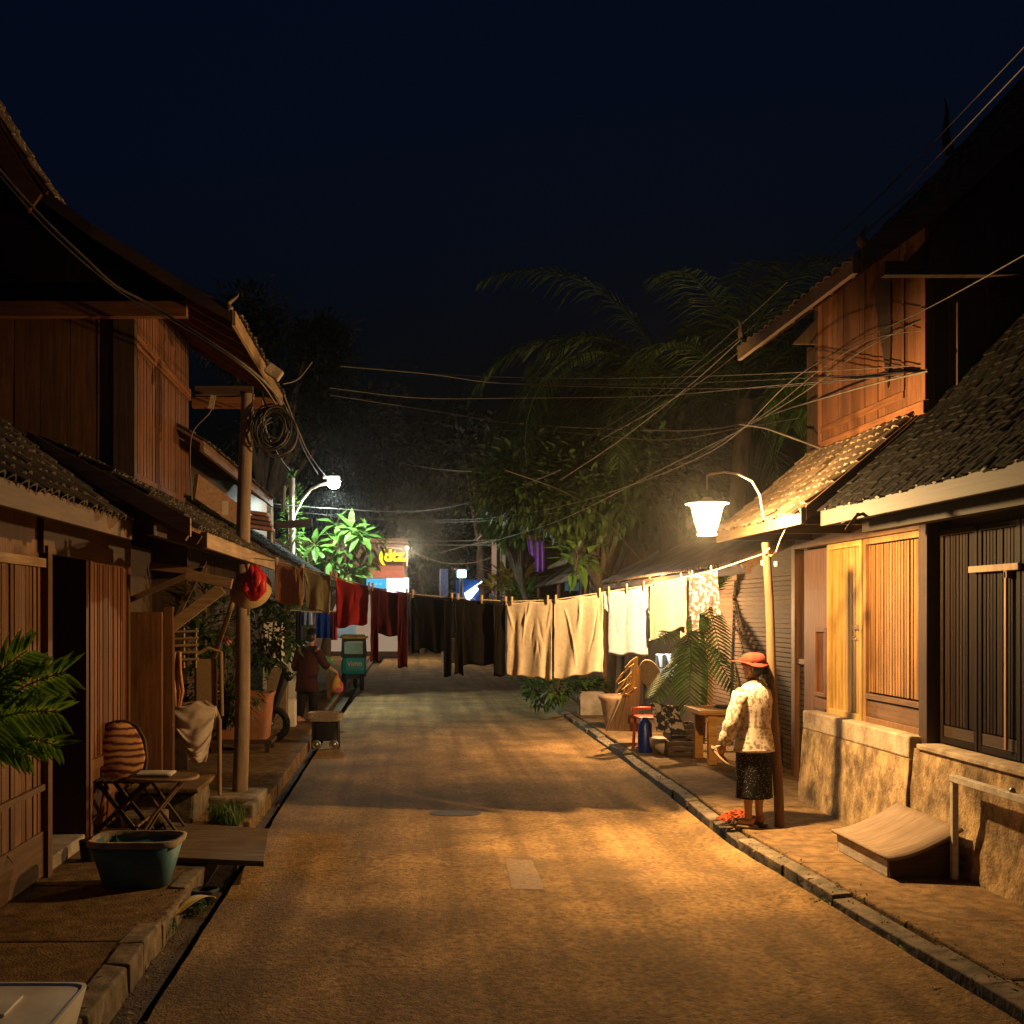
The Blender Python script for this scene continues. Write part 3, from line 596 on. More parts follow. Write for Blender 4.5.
# ------------------------------------------------------------------ next house on the left
L2=emp('wooden_house',(-3.2,17,.1),'low dark wooden house with long lean to roof beyond the left pole','house')
mb=MB(); boards(mb,'y',-2.75,13,23,.1,3.1,w=.2,out=-1); mb.bb(-2.8,-2.75,13,23,.1,4.2); mb.bb(-6.5,-2.8,22.9,23,.1,3.8); mb.bb(-6.5,-2.8,12.95,13,.1,3.8); mb.build('wall',M['wdark'],L2)
roof(L2,[(-1.5,2.52),(-2.1,2.9),(-2.8,3.35)],12.2,23.2,M['tileb'],M['wdarkx'],tw=.22,row=.2,name='porch_roof',rafters=1.2)
mb=MB(); mb.bb(-1.5,-1.46,12.2,23.2,2.42,2.53); mb.build('fascia',M['wdarky'],L2)
roof(L2,[(-2.2,3.72),(-3.2,4.3),(-4.6,5.3)],11.8,18,M['tile'],M['wbrx'],tw=.2,row=.2,name='upper_roof',rafters=.8)
roof(L2,[(-7,3.72),(-6,4.3),(-4.6,5.3)],12.6,18,M['tile'],M['wbrx'],tw=.4,row=.4,name='upper_roof',rafters=0)
mb=MB(); mb.bb(-2.2,-2.16,11.8,18,3.62,3.74); mb.build('fascia',M['wbry'],L2)
mb=MB(); mb.beam(P(195,486,12.9),P(242,520,14),.05,.3); mb.build('window_board',M['wbry'],L2)
p=P(225,508,12.5); mb=MB(); mb.box(p,(.07,.01,.16)); tag(mb.build('notice_card',mat('paper',(.75,.62,.5),bump=.05),bevel=.002),'small pale card fixed on the wooden front behind the left pole','card')
p=P(263,520,16.5); mb=MB()
for k in range(4): mb.box((p.x-.05,p.y,p.z-.12+.07*k),(.42-.05*k,.35,.05),(0,R(8),0))
tag(mb.build('folded_mats',mat('mats',(.4,.2,.15),(.3,.14,.1),tint=.4,bump=.2),bevel=.012),'stack of folded reddish mats on the low roof by the left pole','mats')
for yy in (18.5,22.8):
    mb=MB(); mb.bb(-1.62,-1.54,yy,yy+.08,.1,2.45); mb.build('porch_post',M['wbrz'],L2)
# white plastered pillar and wall behind the walking person
W=emp('garden_wall',(-2.1,17.9,.1),'white plastered garden wall with pillar behind the walking person','wall')
mb=MB(); mb.bb(-2.27,-1.95,17.5,17.82,.1,1.75); mb.build('pillar',M['white'],W,bevel=.01)
mb=MB(); mb.bb(-2.2,-2.0,17.83,22,.1,1.3); mb.build('wall',M['white'],W)

# ------------------------------------------------------------------ poles, lamps
o=MB(); a=P(239.5,802,10.5); a.z=.09; b=P(247,394,10.5)
o.tube([a.lerp(b,t)+Vector((.012*math.sin(t*7),0,0)) for t in [i/12 for i in range(13)]],[.075-.012*i/12 for i in range(13)],14)
tag(o.build('wooden_pole',mat('pole_wood',(.30,.215,.145),(.17,.115,.075),sc=(14,14,1.6),rough=.9,bump=.7,bd=.01,dirt=(.09,.06,.04),dsc=3)),'thick round wooden pole holding the left eave beside the road','pole')
mb=MB(); mb.bb(-1.8,-1.34,10.0,10.75,.06,.2,j=.02); mb.bb(-1.46,-1.33,9.65,10.0,.06,.19,j=.02); tag(mb.build('pole_footing',M['kerb'],bevel=.02),'rough concrete block around the foot of the left pole','footing')
LP=emp('street_lamp',(3.11,9.15,.12),'glowing warm lantern on a curved arm above the woman on the right','street lamp')
mb=MB(); a=Vector((3.115,9.15,.1)); b=P(766,534,9.15)+Vector((0,0,-.07))
mb.tube([a.lerp(b,i/10)+Vector((.006*math.sin(i),0,0)) for i in range(11)],[.041-.0008*i for i in range(11)],14)
mb.build('post',mat('post_wood',(.20,.12,.065),(.11,.065,.035),sc=(16,16,1.6),rough=.85,bump=.6,bd=.008),LP)
LYY=8.8
lx=P(707,520,LYY); LZ=P(707,521,LYY).z
tip=Vector((lx.x,LYY,P(0,476,LYY).z))
arm=[P(763,514,9.06),P(760,495,9.05),P(752,481,9.04),P(738,474,9.03),P(724,472,9.02),P(710,474,9.01),tip]
mb=MB(); mb.tube([P(766,519,9.22)]+arm,.010,8); mb.build('arm',M['steelw'],LP)
mb=MB(); mb.tube([tip,Vector((lx.x,LYY,2.88))],.007,6); mb.loft([(lx.x,LYY,LZ+.19,.03,.03),(lx.x,LYY,LZ+.165,.05,.05),(lx.x,LYY,LZ+.142,.17,.17),(lx.x,LYY,LZ+.136,.17,.17)],20); mb.build('cap',M['steelw'],LP)
mb=MB(); mb.loft([(lx.x,LYY,LZ+.135,.15,.15),(lx.x,LYY,LZ+.11,.125,.125),(lx.x,LYY,LZ,.10,.10),(lx.x,LYY,LZ-.08,.075,.075),(lx.x,LYY,LZ-.10,.07,.07)],20,caps=False); mb.build('glass',emit('lamp_glass',(1,.62,.26),9,.45),LP)
mb=MB(); mb.loft([(lx.x,LYY,LZ-.10,.075,.075),(lx.x,LYY,LZ-.115,.075,.075)],20,caps=False); mb.ball((lx.x,LYY,LZ+.07),.03); mb.build('bulb',emit('bulb',(1,.7,.35),40,.3),LP)
def light(name,loc,power,col,rad):
    d=bpy.data.lights.new(name,'POINT'); d.energy=power; d.color=col; d.shadow_soft_size=rad
    o=bpy.data.objects.new(name,d); o.location=loc; C.objects.link(o); return o
light('lamp_light',(lx.x,LYY,LZ-.02),WARM,(1,.60,.235),.04)
# bulb added under the eave, out of view behind the washing, warms the far road
HB=emp('added_bulb',(3.3,15.2,2.38),'added warm bulb lighting the far road, hidden under the rusty eave behind the white laundry','bulb')
hbz=1.93; mb=MB(); mb.tube([(3.47,15.2,2.36),(3.32,15.2,2.3),(3.3,15.2,hbz+.08)],.006,6); mb.loft([(3.3,15.2,hbz+.04,.02,.02),(3.3,15.2,hbz+.1,.018,.018)],10); mb.build('cord',M['black'],HB)
mb=MB(); mb.ball((3.3,15.2,hbz),.035,12); mb.build('bulb',emit('added_bulb_glow',(1,.7,.35),25,.4),HB)
light('added_bulb_light',(3.3,15.2,hbz),1500,(1,.60,.26),.035)
# cold street lamp
SL=emp('street_lamp',(-2.4,22,.1),'bright white street lamp on a slim pale pole further down the street','street lamp')
Y=22; base=P(292,480,Y); 
mb=MB(); mb.tube([(base.x,Y,.05),(base.x,Y,P(0,478,Y).z)],.06,10); mb.build('pole',M['concrete'],SL)
mb=MB(); mb.tube([P(292,520,Y),P(302,500,Y),P(311,489,Y),P(320,485,Y),P(330,483,Y)],.03,8); mb.build('arm',M['steelw'],SL)
hd=P(334,482,Y); mb=MB(); mb.box(hd+Vector((-.05,0,.10)),(.34,.16,.05)); mb.build('head',M['steelw'],SL,bevel=.01)
mb=MB(); mb.ball(hd-Vector((0,.02,.03)),.12,sc=(1.1,1,.95)); mb.build('bulb',emit('bulb_white',(.92,1,.97),150,.3),SL)
sl=bpy.data.lights.new('street_light','SPOT'); sl.energy=COOL; sl.color=(.82,1,.9); sl.shadow_soft_size=.1; sl.spot_size=R(168); sl.spot_blend=.15
so=bpy.data.objects.new('street_light',sl); so.location=hd-Vector((0,0,.16)); C.objects.link(so)
mb=MB(); mb.tube([P(284,486,19),P(283,512,19)],.035,8); mb.tube([P(271,530,19),P(271,548,19)],.07,10); tag(mb.build('vent_pipe',M['metal']),'two short pale vent pipes rising above the low left roof','pipe')
# beam sticking out near it
mb=MB(); mb.beam(P(276,525,18.5),P(312,523,18.5),.12,.12); tag(mb.build('roof_beam',M['wdarkx']),'bare timber end sticking out below the white street lamp','beam')

# ------------------------------------------------------------------ cables
def cab(pts,r=.008,m='cable',label='',n=10,name='cable'):
    # smooth through the given points
    pts=[Vector(p) for p in pts]; out=[]
    for i in range(len(pts)-1):
        p0=pts[max(i-1,0)];p1=pts[i];p2=pts[i+1];p3=pts[min(i+2,len(pts)-1)]
        for k in range(n):
            t=k/n; out.append(.5*((2*p1)+(-p0+p2)*t+(2*p0-5*p1+4*p2-p3)*t*t+(-p0+3*p1-3*p2+p3)*t**3))
    out.append(pts[-1]); mb=MB(); mb.tube(out,r,5)
    return tag(mb.build(name,M[m]),label,'cable','overhead cables')
cab([P(-20,140,8.9),P(0,170,9),P(43,218,9.1),P(85,258,9.2),P(116,286,9.3),P(156,308,9.4),P(246,366,9.4),P(279,398,10.2)],.013,label='thick pale cable running down across the left roof gable')
cab([P(0,176,9),P(50,232,9.1),P(120,292,9.3),P(180,326,9.35),P(250,372,9.4),P(276,404,10.2)],.007,label='thinner cable beside the thick one on the left gable')
cab([P(283,384,10.5),P(298,379,10.6),P(312,362,10.8)],.007,label='short curled wire end sticking up from the left eave corner')
cab([P(284,395,10.5),P(296,425,12),P(310,455,16),P(327,478,21.8)],.008,label='wire drooping from the left eave to the white street lamp')
cab([P(281,398,10.5),P(292,420,12),P(305,452,15),P(318,474,21)],.006,label='second thin wire drooping beside it to the white lamp')
cab([P(262,400,10.5),P(268,435,13),P(282,460,17),P(290,470,20)],.007,label='dangling wire left of the white lamp pole')
cab([P(216,394,10.5),P(210,412,10.5),P(193,432,10.5),P(190,460,10.5),P(192,500,10.5)],.006,label='white wire hanging down the corner of the left wall')
cab([P(340,366,12),P(430,374,13),P(500,383,14),P(620,387,13),P(740,388,11.5),P(830,382,10),P(928,369,8.25)],.009,'cabledark','dark cable crossing the street level to the red upper wall')
cab([P(500,383,14),P(640,384,12.5),P(760,380,10.8),P(928,371,8.25)],.004,'cabledark','thin cable crossing just above the dark level one')
cab([P(330,395,20),P(440,412,20),P(520,424,19),P(640,430,17),P(700,430,15),P(740,424,13.5),P(800,405,11),P(870,385,9),P(928,371,8.24)],.009,'cable','cable sagging from the trees to the upper wall corner')
cab([P(272,506,19),P(310,513,20),P(360,519,21),P(440,520,21),P(500,517,19),P(570,504,17),P(640,482,15),P(700,457,13),P(740,431,11.5),P(790,382,10),P(850,345,9),P(928,308,8.2),P(1024,255,7),P(1060,232,6.6)],.005,'cable','long warm lit cable from the white lamp to the right roof')
cab([P(272,504,19),P(320,508,21),P(400,512,23),P(450,507,22),P(505,492,19),P(560,470,16)],.011,'cable','cable swinging from the left vent pipes into the tree')
cab([P(500,545,24),P(440,545,26),P(370,543,28)],.014,'cable','far level cable above the yellow letters')
cab([P(380,540,28),P(440,541,26),P(500,540,24)],.012,'cable','second far level cable over the street')
cab([P(1040,30,5.5),P(945,130,7),P(870,205,8.4),P(800,270,10),P(740,325,11.5),P(660,392,14),P(560,455,19)],.005,'cabledark','thin cable rising steeply past the right roof corner')
cab([P(940,170,7.6),P(860,235,8.6),P(800,285,10),P(730,345,11.5),P(650,405,14),P(580,455,18)],.004,'cabledark','second thin cable rising beside the right roof corner')
cab([P(740,340,12),P(690,385,13.5),P(620,440,15),P(560,480,17)],.007,'cable','short thin cable between palm fronds and roof corner')
cab([P(925,330,8.3),P(870,340,9),P(820,370,10),P(770,410,11),P(700,455,13)],.004,'cable','thin cable meeting the bundle under the upper wall')
cab([P(740,424,11.5),P(765,428,11),P(785,435,10.6),P(830,452,10.3)],.01,'cable','bent cable stub beside the green palm frond')
cab([P(505,470,15),P(560,490,15),P(600,515,14.5),P(640,560,14)],.008,'cable','wire slanting down in front of the leafy tree')
cab([P(360,455,40),P(430,468,34),P(500,473,28)],.014,'cable','faint cable high across the dark trees')
cab([P(407,549,45),P(440,562,45),P(470,563,45),P(500,555,45)],.02,'cable','fairy wire sagging beyond the yellow letters')
for (px,py,rr) in ((212,402,.03),(225,508,.0)):
    if rr: 
        mb=MB(); mb.box(P(px,py,10.4),(.05,.01,.13),(0,R(12),0)); tag(mb.build('cable_tag',M['plaster']),'little pale tag hanging on a wire under the left eave','tag')
mb=MB(); mb.box(P(274,372,10.9),(.16,.12,.11),(0,R(35),0)); tag(mb.build('junction_box',M['plaster'],bevel=.01),'small pale junction box on the left eave corner','box')
for pts_,lb in (([P(330,388,14),P(420,398,15),P(520,398,15),P(650,396,13),P(780,385,10.5),P(926,374,8.3)],'thin wire sagging just below the dark level cable'),
 ([P(400,372,22),P(500,377,19),P(620,378,15),P(760,374,11),P(926,365,8.3)],'thin wire, highest of the level ones across the street'),
 ([P(1030,60,5.8),P(930,165,7.4),P(860,240,8.7),P(790,305,10.2),P(700,382,12.5),P(600,440,16)],'third thin cable beside the right roof corner'),
 ([P(925,318,8.3),P(860,352,9.3),P(800,395,10.5),P(740,430,12),P(660,470,14),P(560,520,17),P(480,545,20)],'thin wire under the long warm lit cable'),
 ([P(280,512,19),P(350,516,21),P(430,522,22),P(500,520,20),P(560,512,17)],'second low wire by the white lamp'),
 ([P(480,430,20),P(560,432,18),P(660,440,15),P(740,428,13),P(800,418,11)],'faint wire in front of the palms'),
 ([P(440,553,45),P(470,545,44),P(520,536,40)],'far wire rising right of the yellow letters')):
    cab(pts_,.0045 if pts_[0].y<25 else .015,'cable',lb)
# coil
mb=MB(); c=P(273,428,10.4)
for k in range(13):
    r0=rnd(.09,.2); cx=rnd(-.04,.04); cz=rnd(-.06,.06); ph=rnd(0,6); pts=[]
    for i in range(25):
        a=2*math.pi*i/24; pts.append(c+Vector((cx+r0*math.cos(a)*rnd(.97,1.03),.04*math.sin(a+ph)+rnd(-.01,.01)+k*.006,cz+r0*1.15*math.sin(a))))
    mb.tube(pts,.009,6)
mb.tube([c+Vector((-.05,0,.18)),c+Vector((-.1,.03,.3)),P(262,392,10.48)],.01,6)
tag(mb.build('cable_coil',mat('coil',(.05,.04,.032),rough=.5,bump=0)),'tangled coil of black cable hanging beside the top of the left pole','cable coil')
# ------------------------------------------------------------------ washing line
LN=[(238,556),(275,561),(304,568),(335,577),(371,587),(412,594),(456,598),(508,601.5),(554,600),(606,592),(651,585),(690,576),(716,570),(766,553)]
def lpy(px):
    for (a,b),(c,d) in zip(LN,LN[1:]):
        if px<=c: return b+(d-b)*(px-a)/(c-a)
    return LN[-1][1]
def lY(px): k=(px-VX)/FPX; return 10.4-1.25*(10.4*k+1.5)/(4.6+1.25*k)
def lp(px): return P(px,lpy(px),lY(px))
E=Vector((4.6,-1.25,0)).normalized(); NR=Vector((-.262,-.965,0)).normalized()
mb=MB(); mb.tube([lp(238+i*(766-238)/60) for i in range(61)],.006,6); mb.tube([lp(766),P(771,556,9.08),P(776,550,9.1),P(768,562,9.2),P(764,553,9.1),P(770,548,9.05)],.006,6)
tag(mb.build('clothes_line',M['rope']),'pale rope strung across the road between the two wooden poles','rope')
mb=MB(); mb.tube([P(776,552,9.08),P(780,540,9.05),P(786,528,9.0)],.005,5)
for q in ((762,563),(775,564)): mb.loft([(P(*q,9.05).x,9.02,P(*q,9.05).z-.02,.018,.012),(P(*q,9.05).x,9.02,P(*q,9.05).z+.02,.018,.012)],10)
tag(mb.build('line_hook',M['steelw']),'knotted hook and cord end where the rope meets the right post','hook')
def hang(mb,pa,pb,ba,bb,folds=3,amp=.03,narrow=0,off=0,ph=None,pegs=2,nu=48,nv=24,wr=.004,hem=.01,topy=None,shift=0):
    ph=rnd(0,6) if ph is None else ph
    cs=[(rnd(0,1),rnd(-.35,.35),rnd(.012,.035),rnd(-.007,.007)*min(1,wr*160),rnd(0,.5),rnd(.4,1)) for _ in range(max(3,int((pb-pa)/4)))]
    cs+=[(k/(pegs-1) if pegs>1 else .5,rnd(-.5,.5),.03,.005,0,.45) for k in range(pegs) for _ in (0,1)]
    def f(u,v):
        px=pa+(pb-pa)*u; t=lp(px); Y=lY(px); bot=P(px,ba+(bb-ba)*u,Y).z
        if topy: t.z=P(px,topy[0]+(topy[1]-topy[0])*u,Y).z
        D=t.z-bot; sag=.014*abs(math.sin(math.pi*u*(pegs-1 if pegs>1 else 1)))
        z=t.z-sag*(1-v)-D*v+hem*math.sin(u*folds*6.28+ph+1)*v
        w=.2*(.1+.9*v)*amp*(math.sin(2*math.pi*(folds*(u+.12*noise.noise(Vector((u*3,v*1.2,ph))))+.35*v*math.sin(ph))+ph)+.5*noise.noise(Vector((u*folds*3+v*1.5,v*2.2,ph+9))))+sum(a_*math.exp(-((u-u0-k_*v+.03*math.sin(v*5+u0*9))/w_)**2)*max(0,min(1,(v-v0)*6,(v1-v)*6)) for u0,k_,w_,a_,v0,v1 in cs)
        s=(u-.5)*narrow*v*(pb-pa)/FPX*Y+shift*v+.006*noise.noise(Vector((u*3,v*6,ph)))
        q=Vector((t.x,t.y,z))+E*s+NR*(w+off)
        return q
    mb.grid(f,nu,nv)
def garment(name,m,label,cat,parts,grp='laundry hung on the line across the road'):
    mb=MB()
    for a in parts: hang(mb,**a)
    return tag(mb.build(name,m,solid=.005),label,cat,grp)
D=dict
garment('towel',cloth('c1',(.36,.21,.10)),'orange brown towel, leftmost cloth on the line','towel',[D(pa=275,pb=300,ba=602,bb=607,folds=1.2,amp=.025),D(pa=296,pb=304,ba=606,bb=604,folds=1,amp=.02,off=.02)])
garment('towel',cloth('c2',(.33,.29,.15)),'olive towel hanging between the brown towel and the red cloth','towel',[D(pa=304,pb=331,ba=608,bb=614,folds=1.4,amp=.03,narrow=-.15)])
garment('cloth',cloth('c3',(.42,.03,.03)),'bright red cloth hanging second before the dark ones','cloth',[D(pa=336,pb=369,ba=628,bb=624,folds=1.6,amp=.04,narrow=-.08),D(pa=335,pb=345,ba=627,bb=628,folds=1,off=-.03,amp=.02)])
garment('trousers',cloth('c4',(.10,.016,.018)),'dark maroon garment with two long legs hanging below','trousers',[D(pa=371,pb=408,ba=634,bb=637,folds=1.5,amp=.045,narrow=-.1),D(pa=371,pb=379,ba=661,bb=662,folds=.8,amp=.02,off=.01),D(pa=398,pb=408,ba=667,bb=668,folds=.8,amp=.02,off=.015)])
garment('shirt',cloth('c5',(.007,.006,.006),trans=0),'black shirt left of the other black one, one sleeve dangling right','shirt',[D(pa=413,pb=453,ba=649,bb=653,folds=1.7,amp=.05,narrow=-.06,hem=.02),D(pa=411,pb=419,ba=653,bb=654,folds=.8,amp=.02,off=-.02),D(pa=444,pb=452,ba=676,bb=677,folds=.7,amp=.02,off=.02)])
garment('shirt',cloth('c6',(.010,.008,.007),trans=0),'black long sleeved shirt next to the beige sheets, both sleeves down','shirt',[D(pa=460,pb=500,ba=665,bb=665,folds=1.9,amp=.035,hem=.008),D(pa=455,pb=464,ba=674,bb=675,folds=.8,amp=.02,off=.015),D(pa=494,pb=506,ba=677,bb=675,folds=.9,amp=.02,off=.02)])
garment('bed_sheet',cloth('c7',(.56,.46,.35)),'beige sheet next to the black shirt, wrinkled','sheet',[D(pa=507,pb=552,ba=675,bb=680,folds=2.6,amp=.045,wr=.006,nu=90,nv=44,pegs=3)])
garment('bed_sheet',cloth('c8',(.56,.47,.37)),'beige sheet beside the white shirt, lit brightest of the two','sheet',[D(pa=554,pb=603,ba=680,bb=672,folds=2.4,amp=.05,wr=.006,nu=90,nv=44,pegs=3)])
garment('shirt',cloth('c9',(.42,.46,.56),trans=.15),'plain white shirt with short sleeves hanging by the hem','shirt',[D(pa=608,pb=645,ba=655,bb=655,folds=1.7,amp=.025,nu=40),D(pa=604,pb=609,ba=610,bb=612,folds=.5,amp=.02),D(pa=643,pb=648,ba=612,bb=608,folds=.5,amp=.02),D(pa=641,pb=648,ba=654,bb=656,folds=.6,amp=.02,off=-.03)])
garment('shirt',cloth('c10',(.27,.25,.21),trans=.15),'cream shirt between the white shirt and the patterned one','shirt',[D(pa=656,pb=686,ba=634,bb=628,folds=1.5,amp=.025,nu=40),D(pa=650,pb=658,ba=640,bb=640,folds=.6,amp=.02,off=.01),D(pa=680,pb=686,ba=638,bb=637,folds=.6,amp=.015,off=-.02)])
def pattern(name,c1,c2,scale,thr,kind='F1',tr=.12):
    m=cloth(name,c1,trans=tr); n=m.node_tree.nodes; l=m.node_tree.links; b=n['Principled BSDF']
    tc=n.new('ShaderNodeTexCoord'); v=n.new('ShaderNodeTexVoronoi'); v.inputs['Scale'].default_value=scale; l.new(tc.outputs['Object'],v.inputs['Vector'])
    nz=n.new('ShaderNodeTexNoise'); nz.inputs['Scale'].default_value=scale*.5; nz.inputs['Detail'].default_value=3; l.new(tc.outputs['Object'],nz.inputs['Vector'])
    src=v.outputs['Distance'] if kind=='F1' else nz.outputs[0]
    cr=n.new('ShaderNodeValToRGB'); cr.color_ramp.elements[0].position=thr-.03; cr.color_ramp.elements[1].position=thr+.03
    cr.color_ramp.elements[0].color=(*c2,1); cr.color_ramp.elements[1].color=(*c1,1)
    if kind=='F1':
        pass
    l.new(src,cr.inputs[0]); l.new(cr.outputs[0],b.inputs['Base Color']); return m
garment('cardigan',pattern('c11',(.22,.19,.185),(.06,.04,.042),60,.5,'N'),'small patterned cardigan nearest the warm lantern','cardigan',[D(pa=689,pb=712,ba=618,bb=608,folds=1.4,amp=.02,nu=24),D(pa=692,pb=699,ba=632,bb=633,folds=.6,amp=.015,off=.012),D(pa=710,pb=717,ba=616,bb=615,folds=.6,amp=.015,off=.01,shift=.03)])
pm=mat('peg_wood',(.62,.45,.27),sc=(60,60,9),bump=.2)
for i,px in enumerate((277,303,331,336,369,373,407,413,452,458,482,506,512,548,556,600,609,627,644,655,681,692,711)):
    c=lp(px); mb=MB(); mb.box(c+NR*.012+Vector((0,0,.005)),(.012,.008,.075),(R(6),0,R(-15))); mb.box(c-NR*.012+Vector((0,0,.005)),(.012,.008,.075),(R(-6),0,R(-15)))
    tag(mb.build('clothes_peg',pm),'wooden clothes peg gripping the laundry on the rope','peg','clothes pegs on the line')
# cloths on a farther line
for (a,b_,t,h,m_,lab) in ((316,331,613,638,cloth('blue',(.01,.06,.5)),'royal blue cloth hanging on the farther line behind the olive towel'),(301,312,612,625,cloth('lblue',(.25,.4,.75)),'light blue cloth hanging left of the royal blue one'),(296,302,611,640,cloth('navy',(.03,.03,.08)),'dark narrow cloth hanging at the left end of the farther line'),(331,337,612,640,cloth('dred',(.25,.02,.03)),'narrow dark red cloth hanging right of the royal blue one')):
    curtain('cloth',a,b_,t,h,14,m_,lab)
mb=MB(); mb.tube([P(290,610,14),P(312,612,14),P(345,611,14)],.008,5); tag(mb.build('clothes_line',M['rope']),'second short rope behind, carrying the blue cloths','rope')

# hat and red bag on the left pole
hb=emp('straw_hat',P(250,604,10.3),'round straw hat hanging on the left wooden pole','hat')
mb=MB(); c=P(251,590,10.36)
T=Matrix.Translation(c)@Euler((R(68),R(-18),0)).to_matrix().to_4x4(); mb.m=T
mb.loft([(0,0,0,.205,.19),(0,0,.012,.2,.185),(0,0,.02,.11,.10),(0,0,.09,.09,.085),(0,0,.11,.04,.04)],24); mb.build('hat_body',mat('straw',(.52,.38,.17),(.4,.28,.12),sc=(60,60,60),bump=.5,bd=.004),hb)
mb=MB(); c=P(253,583,10.18)
for k in range(9):
    a=rnd(-.08,.08); mb.tube([c+Vector((a*.5+rnd(-.02,.02),rnd(-.03,.03),.16)),c+Vector((a*1.3,rnd(-.08,.0),.05)),c+Vector((a*1.2+rnd(-.03,.03),rnd(-.09,-.02),-.07)),c+Vector((a*.4,0,-.16))],[.02,.045,.05,.015],8)
tag(mb.build('red_bag',mat('redbag',(.55,.02,.02),(.35,.012,.015),sc=(20,20,20),rough=.45,bump=.3)),'crumpled bright red bag hanging over the straw hat','bag')

# ------------------------------------------------------------------ people
def human(root,loc,yaw,s,legs,arms,headyaw=0,headtilt=0,lean=0,skin='skin',curl=.5,feet=True):
    """legs/arms: joints in local metres (facing +y). One continuous body by voxel remesh."""
    B=Matrix.Translation(loc)@Matrix.Rotation(yaw,4,'Z')@Matrix.Scale(s,4)
    mb=MB(); mb.m=B
    L=lambda z:lean*max(0,z-.8)**1.3
    for (hip,kn,an,ty) in legs:
        h,k,a=Vector(hip),Vector(kn),Vector(an)
        mb.tube([h,h.lerp(k,.4),k,k.lerp(a,.3)+Vector((0,-.015,0)),k.lerp(a,.7),a],[.088,.076,.052,.055,.038,.034],10)
        d=Vector((math.sin(ty),math.cos(ty),0)); r=Vector((d.y,-d.x,0))
        mb.tube([a+Vector((0,0,-.0))-d*.035,a-d*.03+Vector((0,0,-.04)),a+d*.06+Vector((0,0,-.035)),a+d*.13+Vector((0,0,-.045))],[.034,.035,.036,.028],8)
        for q in range(5):
            st=a+d*.125+r*(q-2)*.014+Vector((0,0,-.05)); mb.tube([st,st+d*(.035-.004*abs(q-1))],[.0105,.009],6)
    mb.loft([(0,L(.76),.76,.15,.11),(0,L(.86),.86,.155,.115),(0,L(.98),.98,.13,.10),(0,L(1.12),1.12,.15,.105),(0,L(1.24),1.24,.165,.095),(0,L(1.30),1.30,.12,.075),(0,L(1.33),1.33,.055,.055)],16)
    hn=Vector((0,L(1.35),1.34)); mb.tube([hn-Vector((0,0,.05)),hn+Vector((0,.01,.07))],[.052,.048],10)
    HM=Matrix.Translation(hn+Vector((0,.015,.15)))@Matrix.Rotation(headyaw,4,'Z')@Matrix.Rotation(headtilt,4,'X')
    mb.m=B@HM
    mb.ball((0,0,.02),.1,16,sc=(.78,.95,1.1)); mb.ball((0,.025,-.055),.062,12,sc=(.9,1,.95)); mb.ball((0,.085,-.012),.015,8,sc=(.8,1.2,1.6)); mb.ball((0,.072,-.05),.022,8,sc=(1.2,.7,.45)); mb.ball((0,.07,-.085),.022,8,sc=(1,.8,.8))
    for q in (-1,1): mb.ball((q*.077,-.005,-.0),.024,8,sc=(.35,.75,1.2)); mb.ball((q*.032,.073,.022),.02,8,sc=(1.3,.6,.6))
    mb.m=B
    for (sh,el,wr,hd) in arms:
        S,E_,W_=Vector(sh),Vector(el),Vector(wr)
        mb.tube([S,S.lerp(E_,.5),E_,E_.lerp(W_,.4),W_],[.05,.044,.036,.034,.024],10); mb.ball(S,.055,10)
        d=(W_-E_).normalized(); hd=Vector(hd).normalized(); r=d.cross(hd).normalized()   # hd: palm normal
        pc=W_+d*.05; mb.tube([W_,pc-d*.01,pc+d*.035],[.024,.036,.034],8)
        sd=-1 if sh[0]<0 else 1
        for q in range(4):
            ln=(.062,.07,.066,.052)[q]; st=pc+d*.03+r*(q-1.5)*.018; b1=st+d*ln*.5+hd*ln*.2*curl; b2=b1+(d*(1-curl)+hd*curl)*ln*.5
            mb.tube([st,b1,b2],[.0105,.0095,.0075],6)
        st=W_+d*.03-r*.03; mb.tube([st,st-r*.02+d*.03+hd*.01,st-r*.018+d*.055+hd*.02],[.0125,.011,.009],6)
    o=mb.build('body',M[skin],root)
    q=o.modifiers.new('r','REMESH'); q.mode='VOXEL'; q.voxel_size=.0065; q.use_smooth_shade=True
    q=o.modifiers.new('s','SMOOTH'); q.iterations=4; q.factor=.5
    return B,B@HM
wl=Vector((2.90,9.13,.12))
PW=emp('person',wl,'person in floral blouse, black dotted skirt and red hat, standing beside the lantern post','person')
B,HD=human(PW,wl+Vector((0,0,.015)),R(30),.875,
  legs=[((-.085,0,.82),(-.085,.01,.45),(-.09,-.01,.075),-.5),((.085,0,.82),(.08,.02,.45),(.085,.02,.075),-.1)],
  arms=[((-.19,0,1.255),(-.265,.03,.98),(-.285,.115,.76),(.8,.2,0)),((.19,0,1.255),(.24,.05,1.0),(.16,.17,.83),(-.8,.2,0))],headyaw=R(38),headtilt=R(-4))
mb=MB(); mb.m=B
mb.loft([(0,0,.70,.215,.155),(0,0,.72,.212,.152),(0,0,.80,.2,.142),(0,.0,.95,.178,.128),(0,0,1.08,.19,.135),(0,0,1.2,.212,.128),(0,-.003,1.275,.2,.108),(0,-.005,1.315,.13,.088),(0,0,1.345,.085,.075)],32,wob=.09,caps=False)
mb.loft([(0,0,1.335,.085,.075),(0,.002,1.375,.07,.066)],24,caps=False)
